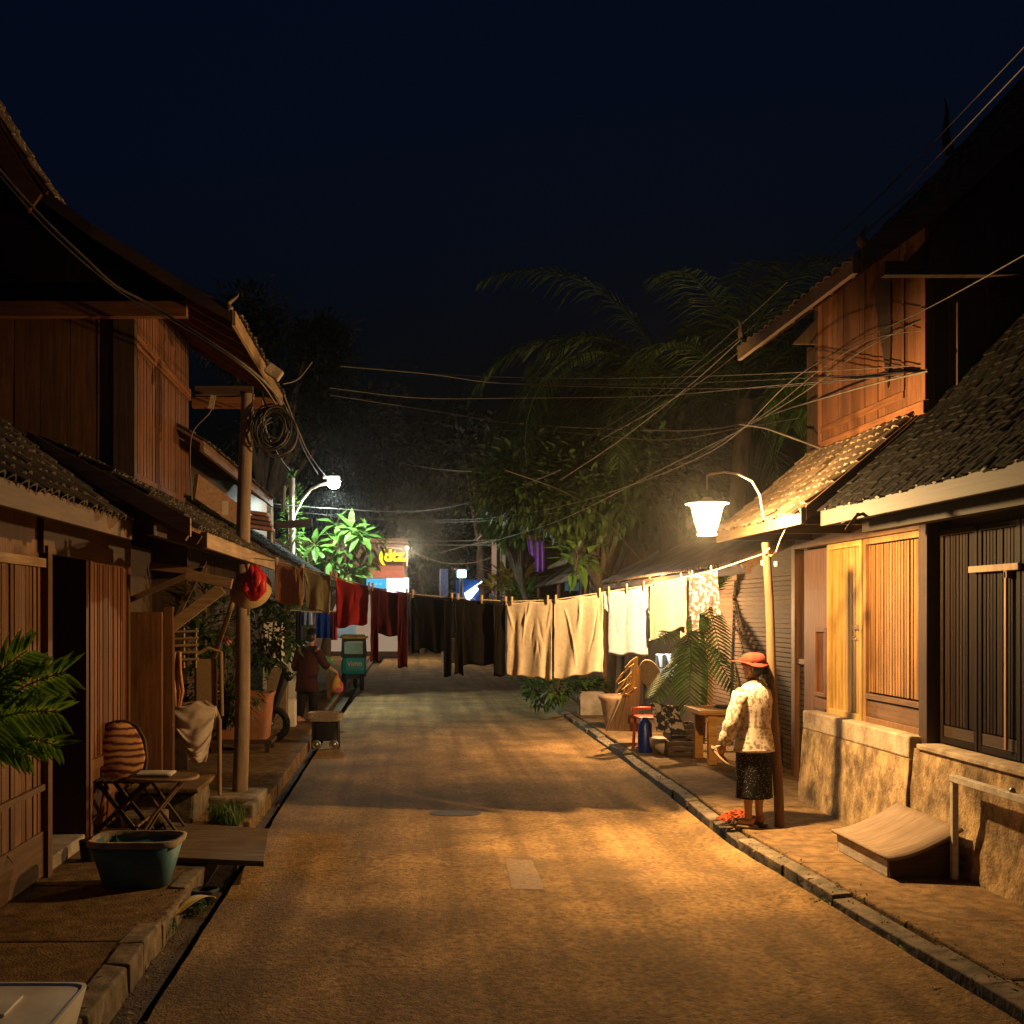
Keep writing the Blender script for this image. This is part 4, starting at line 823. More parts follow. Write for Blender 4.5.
def sleeve(sh,el,wr):
    S,E_,W_=map(Vector,(sh,el,wr)); pts=[];rad=[]
    for i in range(13):
        t=i/12; p=S.lerp(E_,t*2) if t<.5 else E_.lerp(W_,t*2-1); pts.append(p+Vector((.004*math.sin(i*2.3),.004*math.cos(i*1.7),0))); rad.append(.082-.022*t+.004*math.sin(i*2.1))
    mb.tube(pts,rad,14,caps=False)
sleeve((-.165,0,1.255),(-.265,.03,.98),(-.284,.11,.77)); sleeve((.165,0,1.255),(.24,.05,1.0),(.17,.16,.84))
flor=pattern('floral',(.60,.52,.42),(.26,.19,.15),70,.46,'N')
mb.build('blouse',flor,PW,solid=.004)
sk=pattern('dots',(.012,.011,.012),(.62,.58,.5),75,.16,'F1',tr=0); sk.node_tree.nodes['Principled BSDF'].inputs['Roughness'].default_value=.9
mb=MB(); mb.m=B; mb.loft([(0,0,.26,.185,.145),(0,0,.28,.184,.144),(0,0,.45,.18,.14),(0,0,.62,.186,.145),(0,0,.76,.185,.14),(0,0,.9,.15,.115)],36,wob=.07,caps=False); mb.build('skirt',sk,PW,solid=.004)
hm=mat('hatred',(.20,.03,.014),(.13,.018,.009),sc=(14,14,14),rough=.9,bump=.3)
mb=MB(); mb.m=HD@Matrix.Translation((0,0,-.012))@Matrix.Rotation(R(5),4,'X')
def brim(u,v):
    a=2*math.pi*u; fr_=max(0,math.sin(a)); r0=.105+.0*v; r=.10+v*(.034+.07*fr_); return (r*.92*math.cos(a),r*math.sin(a)*1.02,.065-.035*v*(1-fr_)+.012*fr_*v+.01*math.sin(a*3)*v)
mb.grid(brim,40,6)
mb.loft([(0,0,.03,.10,.108),(0,0,.09,.102,.11),(0,-.003,.12,.094,.10),(0,-.005,.14,.072,.078),(0.01,-.005,.152,.035,.04),(0.01,-.005,.153,.003,.003)],28,wob=.14); mb.build('hat',hm,PW,solid=.005)
mb=MB(); mb.m=HD; mb.ball((0,-.022,.01),.101,16,sc=(.84,.92,1.0)); mb.ball((.0,-.115,-.055),.052,12,sc=(.8,.8,1.25)); mb.ball((0,-.125,-.115),.035,10,sc=(.7,.7,1.5)); mb.build('hair',M['hair'],PW)
mb=MB(); mb.m=B
for an,ty in (((-.09,-.01,0),-.5),((.085,.02,0),-.1)):
    a=Vector(an); d=Vector((math.sin(ty),math.cos(ty),0)); T=Matrix.Translation(a+d*.045+Vector((0,0,-.008)))@Matrix.Rotation(-ty,4,'Z'); mb.m=B@T
    mb.loft([(0,0,-.007,.05,.135),(0,0,.012,.05,.135)],20); mb.grid(lambda u,v:(.052*math.cos(math.pi*u),.055+.03*v,.015+.055*math.sin(math.pi*u)),12,2)
mb.build('sandals',mat('sandal',(.2,.13,.07),bump=.2),PW,solid=.004)
hp=B@Vector((-.295,.15,.66)); mb=MB(); mb.m=Matrix.Translation(hp)@Euler((R(35),R(15),R(35))).to_matrix().to_4x4()
mb.loft([(0,0,-.012,.04,.115),(0,.0,.004,.042,.12)],18); mb.grid(lambda u,v:(.045*math.cos(math.pi*u),.05+.02*v,.05*math.sin(math.pi*u)),10,2)
tag(mb.build('sandal',mat('sandal2',(.22,.14,.08),bump=.2),solid=.004),'brown sandal held low in the left hand of the person in the floral blouse','sandal')
# walking person
ml=Vector((-1.60,17.9,.1)); ml.z=.1
PM=emp('person',ml,'person in dark maroon tunic and black trousers walking away with a bag on the left','person')
B,HD=human(PM,ml,R(-28),.93,
  legs=[((-.085,0,.82),(-.09,-.02,.45),(-.09,-.12,.09),.1),((.085,0,.82),(.09,.09,.46),(.09,.07,.075),-.05)],
  arms=[((-.19,.05,1.25),(-.27,.04,.98),(-.24,.17,.80),(.6,.3,0)),((.19,.06,1.25),(.27,.16,1.02),(.33,.36,.90),(-.3,0,-1))],headyaw=R(-10),headtilt=R(-22),lean=.32)
L=lambda z:.32*max(0,z-.8)**1.3
mm=cloth('maroon',(.045,.014,.016),trans=.0); mb=MB(); mb.m=B
mb.loft([(0,L(z),z,a,b) for z,a,b in ((.55,.215,.165),(.7,.2,.15),(.9,.18,.135),(1.1,.19,.135),(1.22,.21,.125),(1.29,.17,.1),(1.34,.09,.075))],28,wob=.09,caps=False)
sleeve((-.17,.05,1.25),(-.27,.04,.98),(-.265,.07,.92)); sleeve((.17,.06,1.25),(.27,.16,1.02),(.29,.24,.97)); mb.build('tunic',mm,PM,solid=.004)
bt=cloth('blacktr',(.014,.013,.014),trans=0); mb=MB(); mb.m=B
mb.tube([(-.085,0,.85),(-.09,-.01,.45),(-.09,-.1,.12)],[.115,.085,.07],14,caps=False); mb.tube([(.085,0,.85),(.09,.08,.46),(.09,.06,.11)],[.115,.085,.07],14,caps=False); mb.build('trousers',bt,PM,solid=.004)
mb=MB(); mb.m=HD; mb.loft([(0,0,.06,.125,.13),(0,0,.07,.12,.125),(0,0,.075,.098,.104),(0,0,.13,.09,.098),(0,0,.16,.04,.045)],20); mb.ball((0,-.02,.0),.1,14,sc=(.84,.92,1)); mb.build('cap',M['hair'],PM)
bp=B@Vector((.35,.42,.62)); mb=MB(); mb.m=Matrix.Translation(bp); mb.loft([(0,0,-.1,.07,.05),(0,0,-.07,.11,.07),(0,0,.04,.1,.06),(0,0,.14,.05,.03),(0,0,.22,.02,.02)],16,wob=.3)
tag(mb.build('carrier_bag',pattern('bagp',(.35,.07,.11),(.4,.26,.05),14,.5,'N')),'red and yellow carrier bag in the hand of the walking person','bag')

# ------------------------------------------------------------------ left pavement things
def stick(mb,a,b,r=.012,n=8): mb.tube([a,b],r,n)
CHR=emp('folding_chair',(-2.25,8.85,.1),'dark folding chair with rounded striped woven backrest against the left house','chair')
tb=Vector((-2.32,8.95,.78))
stripe=cloth('stripe',(.55,.30,.14)); n=stripe.node_tree.nodes; l=stripe.node_tree.links
tc=n.new('ShaderNodeTexCoord'); wv=n.new('ShaderNodeTexWave'); wv.bands_direction='Z'; wv.inputs['Scale'].default_value=5.5; wv.inputs['Distortion'].default_value=4.5; wv.inputs['Detail'].default_value=2; wv.inputs['Detail Scale'].default_value=1.4
l.new(tc.outputs['Object'],wv.inputs['Vector']); cr=n.new('ShaderNodeValToRGB'); els=cr.color_ramp.elements
els[0].color=(.62,.34,.15,1); els[1].color=(.12,.04,.03,1); els[0].position=.3; els[1].position=.85
for ps,cc in ((.5,(.55,.30,.13)),(.62,(.22,.11,.09)),(.72,(.5,.2,.1))): e=els.new(ps); e.color=(*cc,1)
l.new(wv.outputs['Fac'],cr.inputs[0]); l.new(cr.outputs[0],n['Principled BSDF'].inputs['Base Color'])
mb=MB(); mb.m=Matrix.Translation(tb)@Euler((R(-12),R(-9),R(10))).to_matrix().to_4x4()
def bk(u,v):
    a=(u-.5)*2; z=-.24+.46*v; w=.185*(1-max(0,(v-.35)/.65)**2.6)**.5*(1-.35*max(0,.3-v)/.3); return (a*w,.035*a*a-.02*math.sin(3*v)+.004*math.sin(v*40),z)
mb.grid(bk,18,26); mb.build('backrest',stripe,CHR,solid=.03,bevel=0)
mb=MB(); pts=[mb.m@Vector((0,0,0))]
mb=MB(); mb.m=Matrix.Translation(tb)@Euler((R(-12),R(-9),R(10))).to_matrix().to_4x4(); mb.tube([(x*1.06,.03,z) for x,z in [(-.13,-.3),(-.185,-.12),(-.19,.05),(-.15,.17),(-.07,.225),(0,.235),(.07,.225),(.15,.17),(.19,.05),(.185,-.12),(.13,-.3)]],.014,8); mb.build('back_frame',M['wdark'],CHR)
for yy in (8.72,9.08):
    for xa,xb in ((-2.5,-2.05),(-2.08,-2.46)):
        mb=MB(); mb.beam((xa,yy,.1),(xb,yy+.03,.56),.03,.035); mb.build('leg',M['wdark'],CHR,bevel=.004)
mb=MB()
for k in range(7): mb.bb(-2.48+.06*k,-2.435+.06*k,8.68,9.12,.545,.565)
mb.build('seat',M['wdark'],CHR)
mb=MB()
for zz,xx in ((.2,-2.4),(.2,-2.12),(.33,-2.28)): stick(mb,(xx,8.7,zz),(xx,9.1,zz),.011)
mb.build('stretcher',M['wbrx'],CHR)
TB=emp('folding_table',(-1.9,8.75,.1),'small folding wooden table with rounded pale edged top beside the striped chair','table')
tx,ty=-1.93,8.78
mb=MB(); n_=28; rg=[(tx+.27*math.copysign(abs(math.cos(a))**.75,math.cos(a)),ty+.2*math.copysign(abs(math.sin(a))**.75,math.sin(a))) for a in [2*math.pi*i/n_ for i in range(n_)]]
mb.prism(rg,'z',.575,.598); mb.build('table_top',M['wbrx'],TB,bevel=.004)
mb=MB(); mb.tube([Vector((x,y,.582)) for x,y in rg+rg[:1]],.014,8); mb.build('edge',M['wpalex'],TB)
for yy in (8.64,8.92):
    mb=MB(); mb.tube([(-2.1,yy,.1),(-1.98,yy,.3),(-1.76,yy,.57)],.013,8); mb.build('leg',M['wpalex'],TB)
    mb=MB(); mb.tube([(-1.75,yy+.03,.1),(-1.9,yy+.03,.3),(-2.1,yy+.03,.57)],.013,8); mb.build('leg',M['wdark'],TB)
mb=MB(); p=P(150,772,8.68); mb.grid(lambda u,v:(tx-.21+.3*u,ty-.13+.2*v,.612+.012*math.sin(3*u)*math.sin(3*v)+.004),8,6); tag(mb.build('folded_paper',mat('paperw',(.5,.45,.38),(.4,.36,.3)),solid=.02,bevel=0),'folded pale paper lying on the small folding table','paper')
# tub
TU=emp('tub',(-1.76,7.25,.1),'worn blue tapered tub with beige rim on the left pavement','tub')
tm=mat('tubblue',(.06,.19,.24),(.035,.12,.16),sc=(6,6,6),rough=.6,bump=.4,dirt=(.1,.09,.06),dsc=5,damt=.6)
cx,cy=-1.77,7.27
mb=MB(); mb.loft([(cx,cy,.103,.2,.13),(cx,cy,.11,.21,.14),(cx,cy,.39,.285,.2),(cx,cy,.39,.265,.18),(cx,cy,.2,.22,.14),(cx,cy,.19,.02,.02)],40,sq=.45,wob=.03,caps=False); mb.build('basin',tm,TU)
mb=MB(); mb.loft([(cx,cy,.375,.29,.205),(cx,cy,.415,.3,.215),(cx,cy,.418,.27,.185),(cx,cy,.36,.262,.178)],40,sq=.45,wob=.07,caps=False); mb.build('rim',mat('rimb',(.34,.27,.18),(.2,.15,.1),sc=(14,14,14),bump=.6,dirt=(.06,.08,.08),dsc=6),TU)
mb=MB(); mb.loft([(cx,cy,.2,.215,.14),(cx,cy,.28,.235,.15),(cx+.03,cy,.30,.1,.08)],24,sq=.5,wob=.12); mb.build('soil_fill',M['soil'],TU)
# board over the gutter
a,b_,c_,d_=G(163,822,.15),G(272,829,.15),G(264,862,.15),G(176,858,.15)
mb=MB(); mb.prism([(a.x,a.y),(b_.x-.02,b_.y),(c_.x,c_.y),(d_.x,d_.y)],'z',.115,.155); tag(mb.build('bridge_board',mat('board_old',(.17,.12,.08),(.09,.065,.045),sc=(3,30,30),rough=.95,bump=.6,bd=.006,spec=.1,dirt=(.06,.045,.03),dsc=3),bevel=.006),'wide weathered board laid across the left gutter','board')
SP=emp('stone_steps',(-2,9.8,.1),'rough stone step block below the draped cloth','steps')
mb=MB(); mb.bb(-2.35,-1.78,9.35,10.1,.1,.36,j=.03); mb.build('step',M['kerb'],SP,bevel=.03); mb=MB(); mb.bb(-2.4,-2.0,9.12,9.34,.1,.23,j=.025); mb.build('step',M['kerb'],SP,bevel=.03)
mb=MB(); mb.bb(-2.36,-1.75,9.33,10.12,.355,.40,j=.012); mb.build('slab',M['pave'],SP,bevel=.012)
# draped cloth on rack
RK=emp('drying_rack',(-1.95,10.2,.36),'bent wooden rack under the draped cloth beside the left pole','rack')
mb=MB(); mb.tube([(-1.72,10.2,.1),(-1.72,10.2,.9),(-1.76,10.2,1.0),(-1.86,10.2,1.07)],.02,8); mb.tube([(-2.16,10.2,.1),(-2.16,10.2,1.02)],.02,8); mb.tube([(-2.18,10.2,1.03),(-1.84,10.2,1.07)],.018,8); mb.build('frame',M['wpalez'],RK)
mb=MB()
def dr(u,v):
    lft=Vector((-2.20+.24*v**1.1,0,1.03-.52*v)); rgt=Vector((-1.74-.09*v,0,1.02-.50*v)); q=lft.lerp(rgt,u)
    sw=math.sin(math.pi*u)
    q.z+= -.11*sw*math.sin(math.pi*min(1,v*1.1)) + .05*math.exp(-((u-.62)/.14)**2)*(1-v)**2
    q.y=10.13-.05*sw-(.018*math.sin(v*25-3.2*sw+2*u)+.010*math.sin(v*41-5*sw))*(.35+.65*sw)*(.3+min(1,v*4)*.7)-.02*math.sin(u*9+v*4)*v
    return q
mb.grid(dr,50,60); mb.grid(lambda u,v:(-2.2+.46*u,10.16+.06*v,1.03+.05*math.exp(-((u-.62)/.14)**2)*1-.22*v),30,6)
tag(mb.build('draped_cloth',cloth('drape',(.62,.52,.42)),solid=.006),'pale crumpled cloth draped over the bent rack on the left','cloth')
mb=MB()
for k in range(5): mb.tube([P(170,632+7*k,10.4),P(198,629+7*k+2,10.4)],.014,6)
for q in (172,184,196): mb.tube([P(q,628,10.42),P(q,668,10.42)],.010,6)
tag(mb.build('slat_crate',M['wpalex']),'pale stick crate above the rope bundle in the left porch','crate')
mb=MB()
for k in range(10):
    x=rnd(-.05,.05); p=P(178,652,10.1); mb.tube([p+Vector((x*.6,rnd(-.02,.02),0)),p+Vector((x,rnd(-.04,0),-.18)),p+Vector((x+.02,rnd(-.04,0),-.36)),p+Vector((x*.5,0,-.5))],.013,6)
tag(mb.build('rope_bundle',mat('ropey',(.55,.33,.10),(.35,.14,.08),sc=(30,30,6),bump=.3,tint=.3)),'hanging bundle of yellow and red rope in the left porch','rope')
mb=MB(); mb.tube([P(195,655,10.5),P(208,648,10.5),P(221,652,10.5),P(222,716,10.5)],.02,8); mb.bb(-2.0,-1.80,10.52,10.56,1.0,1.45); tag(mb.build('sack',cloth('sackc',(.3,.2,.1)),bevel=.01),'brown sackcloth hung behind the draped cloth','sack')
# box bottom left
BX=emp('foam_box',(-1.55,4.45,.1),'white foam box at the bottom left corner of the street','box')
mb=MB(); cx,cy=-1.66,4.4
mb.loft([(cx,cy,.1,.27,.22),(cx,cy,.115,.275,.225),(cx,cy,.325,.325,.27),(cx,cy,.33,.325,.27),(cx,cy,.33,.31,.255),(cx,cy,.322,.305,.25),(cx,cy,.321,.01,.01)],48,sq=.18,caps=False,smooth=False); mb.build('box_body',M['white'],BX)
mb=MB(); mb.bb(cx-.2,cx+.1,cy-.12,cy+.1,.322,.334); mb.build('lid_panel',M['white'],BX,bevel=.004)
mb=MB(); mb.loft([(-2.28,7.95,.1,.06,.06),(-2.28,7.95,.25,.075,.075),(-2.28,7.95,.25,.05,.05)],16); tag(mb.build('black_pot',M['black']),'small black pot by the left doorway threshold','pot')
mb=MB(); mb.loft([(-2.15,8.0,.1,.05,.05),(-2.15,8.0,.17,.06,.05),(-2.13,8.0,.19,.03,.03)],12,wob=.3); tag(mb.build('stone',M['stone']),'pale loose stone between the black pot and the tub','stone')

# ------------------------------------------------------------------ middle left things
PT=emp('planter',(-2.2,14.3,.1),'square terracotta planter on a low stand behind the left pole','planter')
cx,cy=-2.1,14.3
mb=MB(); mb.loft([(cx,cy,.27,.33,.25),(cx,cy,.8,.38,.28),(cx,cy,.84,.40,.30),(cx,cy,.86,.40,.30),(cx,cy,.86,.36,.26),(cx,cy,.7,.34,.24)],32,sq=.3,caps=False); mb.build('pot',M['terra'],PT)
mb=MB(); mb.bb(cx-.4,cx+.4,cy-.3,cy+.3,.22,.265)
for sx in (-.34,.34):
    for sy in (-.25,.25): mb.bb(cx+sx-.03,cx+sx+.03,cy+sy-.03,cy+sy+.03,.1,.22)
mb.build('stand',M['wdark'],PT)
SCO=emp('scooter',(-1.9,15.9,.1),'dark parked scooter behind the terracotta planter','scooter')
def wheel(parent,c,r,ax='x',m='rubber',w=.05):
    mb=MB(); c=Vector(c); n=26
    mb.tube([c+(Vector((0,math.cos(2*math.pi*i/n)*r,math.sin(2*math.pi*i/n)*r)) if ax=='x' else Vector((math.cos(2*math.pi*i/n)*r,0,math.sin(2*math.pi*i/n)*r))) for i in range(n+1)],w,8); wh=mb.build('wheel',M[m],parent)
    mb=MB()
    for i in range(8):
        a=2*math.pi*i/8; d=Vector((0,math.cos(a),math.sin(a))) if ax=='x' else Vector((math.cos(a),0,math.sin(a))); mb.tube([c,c+d*(r-.02)],.007,5)
    mb.ball(c,.04,8); mb.build('rim',M['metal'],wh)
sx=-1.88
wheel(SCO,(sx+.02,15.35,.34),.21,'y'); wheel(SCO,(sx-1.05,15.5,.34),.21,'y')
mb=MB(); mb.tube([(sx+.0,15.4,.36),(sx+.1,15.42,.7),(sx+.2,15.45,1.0),(sx+.22,15.45,1.12)],[.03,.05,.07,.03],10); mb.build('fork',M['black'],SCO)
mb=MB(); mb.tube([(sx+.08,15.2,1.18),(sx+.2,15.4,1.13),(sx+.2,15.5,1.13),(sx+.1,15.75,1.18)],.018,8); mb.build('handlebar',M['black'],SCO)
mb=MB(); mb.loft([(sx-.35,15.45,.42,.4,.10),(sx-.45,15.45,.6,.42,.12),(sx-.55,15.45,.78,.34,.13),(sx-.55,15.45,.84,.3,.10)],20,wob=.05); mb.build('seat',M['black'],SCO)
mb=MB(); mb.ball((sx+.25,15.42,1.0),.07,12); mb.build('headlight',M['glass'],SCO)
mb=MB(); mb.tube([(sx+.02,15.14,1.2),(sx-.05,15.12,1.3)],.008,6); mb.ball((sx-.08,15.12,1.34),.05,10,sc=(1.4,.4,.8)); mb.build('mirror',M['black'],SCO)
mb=MB(); mb.bb(-2.05,-1.72,17.2,17.48,.1,.52); mb.bb(-2.03,-1.74,17.22,17.46,.52,.54); tag(mb.build('white_block',M['white'],bevel=.015),'low pale block at the feet of the walking person','block')
mb=MB(); mb.bb(-2.12,-1.82,16.9,17.15,.1,1.05); tag(mb.build('cardboard_panel',mat('cboard',(.24,.17,.11),bump=.2),bevel=.01),'brown board standing in front of the white pillar','board')
ST=emp('cooking_stove',(-1.1,15.3,0),'small dark metal stove with woven tray on top at the left road edge','stove')
sx,sy=-1.1,15.3; GZ=.01
mb=MB()
for a in (-.17,.17):
    for b in (-.14,.14): mb.tube([(sx+a*1.05,sy+b,GZ),(sx+a,sy+b,.4)],.014,6)
mb.build('frame',M['black'],ST)
mb=MB(); mb.loft([(sx,sy,.12,.15,.12),(sx,sy,.36,.19,.155),(sx,sy,.37,.19,.155)],20,sq=.4); mb.build('firebox',M['black'],ST,bevel=.006)
for a in (-.12,.12): wheel(ST,(sx+a,sy-.17,.075),.05,'y','metal',.015)
mb=MB()
for k in range(7): mb.bb(sx-.22,sx+.22,sy-.18+k*.052,sy-.14+k*.052,.395+.004*(k%2),.41)
for k in range(4): mb.loft([(sx,sy,.41+k*.025,.235,.19),(sx,sy,.43+k*.025,.24,.195)],28,sq=.4,caps=False)
mb.build('woven_tray',mat('tray',(.36,.28,.2),(.2,.15,.1),sc=(40,40,40),bump=.4),ST)
# teal three wheeler
TK=emp('three_wheeler',(-1.27,26.6,.03),'teal three wheeled vehicle with yellow roof edge seen from behind','three wheeler')
tx_,ty_=-1.25,26.6
teal=mat('teal',(.015,.36,.42),(.012,.28,.33),sc=(2,2,2),rough=.35,bump=0,spec=.5)
mb=MB(); mb.box((tx_,ty_+.3,.6),(.62,.6,.46),top=.93); mb.build('body',teal,TK,bevel=.12)
mb=MB()
for a in (-.27,.27):
    mb.beam((tx_+a,ty_+.03,.8),(tx_+a*.93,ty_+.08,1.25),.06,.05); mb.beam((tx_+a,ty_+.9,.8),(tx_+a*.93,ty_+.8,1.25),.05,.05)
mb.bb(tx_-.29,tx_+.29,ty_+.02,ty_+.07,.8,.88); mb.bb(tx_-.27,tx_+.27,ty_+.04,ty_+.09,1.18,1.26); mb.bb(tx_-.28,tx_+.28,ty_+.6,ty_+1,.3,.85); mb.build('cab_frame',M['black'],TK,bevel=.012)
mb=MB(); mb.bb(tx_-.22,tx_+.24,ty_+.06,ty_+.065,.89,1.17); mb.build('rear_window',mat('glass_reflection',(.35,.6,.58),(.25,.5,.5),rough=.2,bump=0,sc=(3,3,3)),TK)  # pale teal puts the reflection into the window colour
mb=MB(); mb.loft([(tx_,ty_+.45,1.255,.33,.5),(tx_,ty_+.45,1.30,.34,.52),(tx_,ty_+.45,1.345,.28,.44)],28,sq=.4); mb.build('roof',mat('yroof',(.6,.42,.05),rough=.5,bump=0),TK,bevel=.02)
wheel(TK,(tx_+.2,ty_+.12,.2),.16,'x'); wheel(TK,(tx_-.24,ty_+.12,.2),.16,'x'); wheel(TK,(tx_,ty_+1.05,.2),.16,'x')
mb=MB(); mb.bb(tx_-.25,tx_+.25,ty_+.05,ty_+.5,.27,.37); mb.build('axle_box',M['black'],TK)
def text(s,loc,size,m,parent=None,ext=.01,rot=(math.pi/2,0,0),name='lettering',bold=0):
    c=bpy.data.curves.new(name,'FONT'); c.body=s; c.size=size; c.extrude=ext; c.offset=bold; c.align_x='CENTER'; c.align_y='CENTER'
    o=bpy.data.objects.new(name,c); C.objects.link(o); bpy.context.view_layer.update()
    dg=bpy.context.evaluated_depsgraph_get(); me=bpy.data.meshes.new_from_object(o.evaluated_get(dg)); bpy.data.objects.remove(o)
    me.materials.clear(); me.materials.append(m); o=bpy.data.objects.new(name,me); C.objects.link(o); o.rotation_euler=rot
    if parent is not None: o.parent=parent; o.location=Vector(loc)-WL[parent.name]
    else: o.location=loc
    WL[o.name]=Vector(loc); return o
text('Vuno',(tx_+.03,ty_-.012,.65),.17,M['white'],TK,bold=.004)
# low shelf of goods by the three wheeler
mb=MB(); mb.box(P(346,630,28),(.5,.03,.4)); mb.bb(P(346,630,28).x-.02,P(346,630,28).x+.02,28.02,28.06,.0,1.4); tag(mb.build('notice_board',mat('boardb',(.5,.6,.75),(.4,.5,.62),sc=(6,6,6))),'pale blue board on a post above the teal three wheeler','board')
# ------------------------------------------------------------------ right pavement things
WT=emp('wooden_table',(3.95,13.2,.12),'orange wooden table on the pavement behind the person in the floral blouse','table')
om=wood('orange_wood',(.50,.24,.05),'x',tint=.1); z0=.12
mb=MB(); mb.bb(3.42,4.25,12.75,13.5,z0+.58,z0+.635); mb.build('table_top',om,WT,bevel=.006)
for x,y in ((3.58,12.82),(4.18,12.82),(3.58,13.42),(4.18,13.42)): mb=MB(); mb.bb(x-.05,x+.05,y-.04,y+.04,z0,z0+.578); mb.build('leg',om,WT,bevel=.005)
mb=MB(); mb.bb(3.5,4.2,12.80,12.83,z0+.5,z0+.577); mb.build('apron',om,WT)
mb=MB(); mb.loft([(3.82,13.1,z0+.636,.12,.1),(3.82,13.1,z0+.66,.15,.12),(3.82,13.1,z0+.67,.13,.1)],20); tag(mb.build('dark_plate',M['black']),'dark shallow dish on the orange table','dish')
mb=MB(); mb.m=Matrix.Translation((4.15,12.4,z0))
for k in range(9): mb.tube([(-.1-.02*k,-.25,.02+.05*k),(.1,.1,.03+.055*k)],.02,6)
tag(mb.build('firewood',M['wbrx']),'short stack of sticks at the foot of the orange table','firewood')
for k,(x,w) in enumerate(((3.40,.36),(3.42,.33))):
    CRT=emp('slatted_crate',(x,13.7,z0+.21*k),('lower dark slatted crate left of the orange table','upper dark slatted crate left of the orange table')[k],'crate','slatted crates by the orange table')
    for j in range(3): mb=MB(); mb.bb(x-w/2,x+w/2,13.48,13.5,z0+.21*k+.01+.065*j,z0+.21*k+.06+.065*j); mb.bb(x-w/2,x+w/2,13.85,13.87,z0+.21*k+.01+.065*j,z0+.21*k+.06+.065*j); mb.each('slat',M['wdarkx'],CRT)
    for sx_ in (-1,1): mb=MB(); mb.bb(x+sx_*w/2-(.02 if sx_>0 else 0),x+sx_*w/2+(0 if sx_>0 else .02),13.502,13.848,z0+.21*k,z0+.21*k+.2); mb.build('side',M['wdark'],CRT)
mb=MB(); c=G(645,752,z0); mb.loft([(c.x,c.y,z0,.095,.095),(c.x,c.y,z0+.36,.085,.085),(c.x,c.y,z0+.41,.05,.05),(c.x,c.y,z0+.44,.035,.035)],20); tag(mb.build('blue_canister',mat('bluep',(.004,.018,.2),rough=.35,bump=0)),'tall deep blue plastic canister at the edge of the right pavement','canister')
RC=emp('red_chair',(3.2,14.1,z0),'red plastic chair half hidden by the patterned cloth','chair')
rm=mat('redp',(.5,.05,.02),rough=.4,bump=0)
cx,cy=3.22,14.3
mb=MB(); mb.bb(cx-.22,cx+.22,cy-.22,cy+.22,z0+.40,z0+.43); mb.build('seat',rm,RC,bevel=.01)
for a in (-.19,.19):
    for b in (-.19,.19): mb=MB(); mb.tube([(cx+a*1.1,cy+b*1.1,z0),(cx+a,cy+b,z0+.4)],.02,8); mb.build('leg',rm,RC)
mb=MB(); mb.tube([(cx-.22,cy+.2,z0+.43),(cx-.22,cy+.22,z0+.50),(cx-.1,cy+.22,z0+.51),(cx+.22,cy+.22,z0+.51),(cx+.22,cy+.2,z0+.43)],.022,8); mb.build('back_frame',rm,RC)
mb=MB(); mb.m=Matrix.Translation(P(668,719,13.42))@Euler((R(56),R(8),R(18))).to_matrix().to_4x4()
mb.grid(lambda u,v:((u-.5)*.40,(v-.5)*.40,.015*math.sin(u*7)*math.cos(v*5)),16,16)
tag(mb.build('bandana_cloth',pattern('band',(.03,.026,.026),(.42,.36,.32),30,.48,'N'),solid=.012),'dark patterned square cloth lying tilted on the red chair','cloth')
mb=MB(); p=P(668,738,13.8); mb.loft([(p.x,13.8,z0,.1,.1),(p.x,13.8,z0+.08,.2,.17),(p.x,13.8,z0+.2,.23,.2),(p.x,13.8,z0+.21,.2,.17)],20,wob=.2); tag(mb.build('white_basin',mat('basinw',(.5,.42,.36),(.36,.28,.22),sc=(5,5,5),rough=.5)),'pale rumpled basin below the patterned cloth','basin')
FP=emp('flower_pot',(3.1,15.6,z0),'large round weathered clay pot on the right pavement','pot')
c=G(617,729,z0); mb=MB(); mb.loft([(c.x,c.y,z0,.16,.16),(c.x,c.y,z0+.1,.19,.19),(c.x,c.y,z0+.42,.25,.25),(c.x,c.y,z0+.47,.28,.28),(c.x,c.y,z0+.52,.28,.28),(c.x,c.y,z0+.52,.24,.24),(c.x,c.y,z0+.42,.23,.23)],32,wob=.02,caps=False); mb.build('pot_body',mat('clay',(.30,.2,.13),(.2,.13,.085),sc=(6,6,6),dirt=(.09,.07,.05),dsc=5,bump=.5),FP)
mb=MB(); mb.loft([(c.x,c.y,z0+.43,.235,.235),(c.x,c.y,z0+.45,.2,.2)],24); mb.build('soil',M['soil'],FP)
PB=emp('planter_box',(3.1,17,z0),'pale square planter box with leafy plant left of the clay pot','planter')
c=G(592,715,z0); mb=MB(); mb.box((c.x,c.y+.15,z0+.2),(.42,.4,.42)); mb.build('box_body',M['concrete'],PB,bevel=.015)
mb=MB(); c0=Vector((c.x,c.y+.15,z0+.42))
for i in range(120):
    a=rnd(0,6.3); mb.leaf(c0+Vector((rnd(-.22,.22),rnd(-.2,.2),rnd(0,.2))),Vector((math.cos(a),math.sin(a),rnd(-.2,.9))),Vector((0,0,1)),rnd(.15,.28),.1,droop=.4)
mb.build('foliage',M['leafm'],PB)
LB=emp('leaning_panel',(3.25,15,z0),'tall wooden board leaning behind the yellow carved leaf panel','board')
mb=MB(); q=[P(604,729,14.9),P(636,729,14.7),P(638,678,15.2),P(632,672,15.2)]
mb.prism([(v.x,v.z) for v in [P(606,730,15),P(637,731,15),P(640,672,15),P(634,658,15),P(620,700,15)]],'y',14.93,14.97); mb.build('board',M['wpalez'],LB); mb=MB(); mb.beam(P(619,731,14.9),P(636,658,14.9),.03,.03); mb.beam(P(606,731,14.9),P(618,700,14.9),.025,.025); mb.build('frame',M['wpalez'],LB)
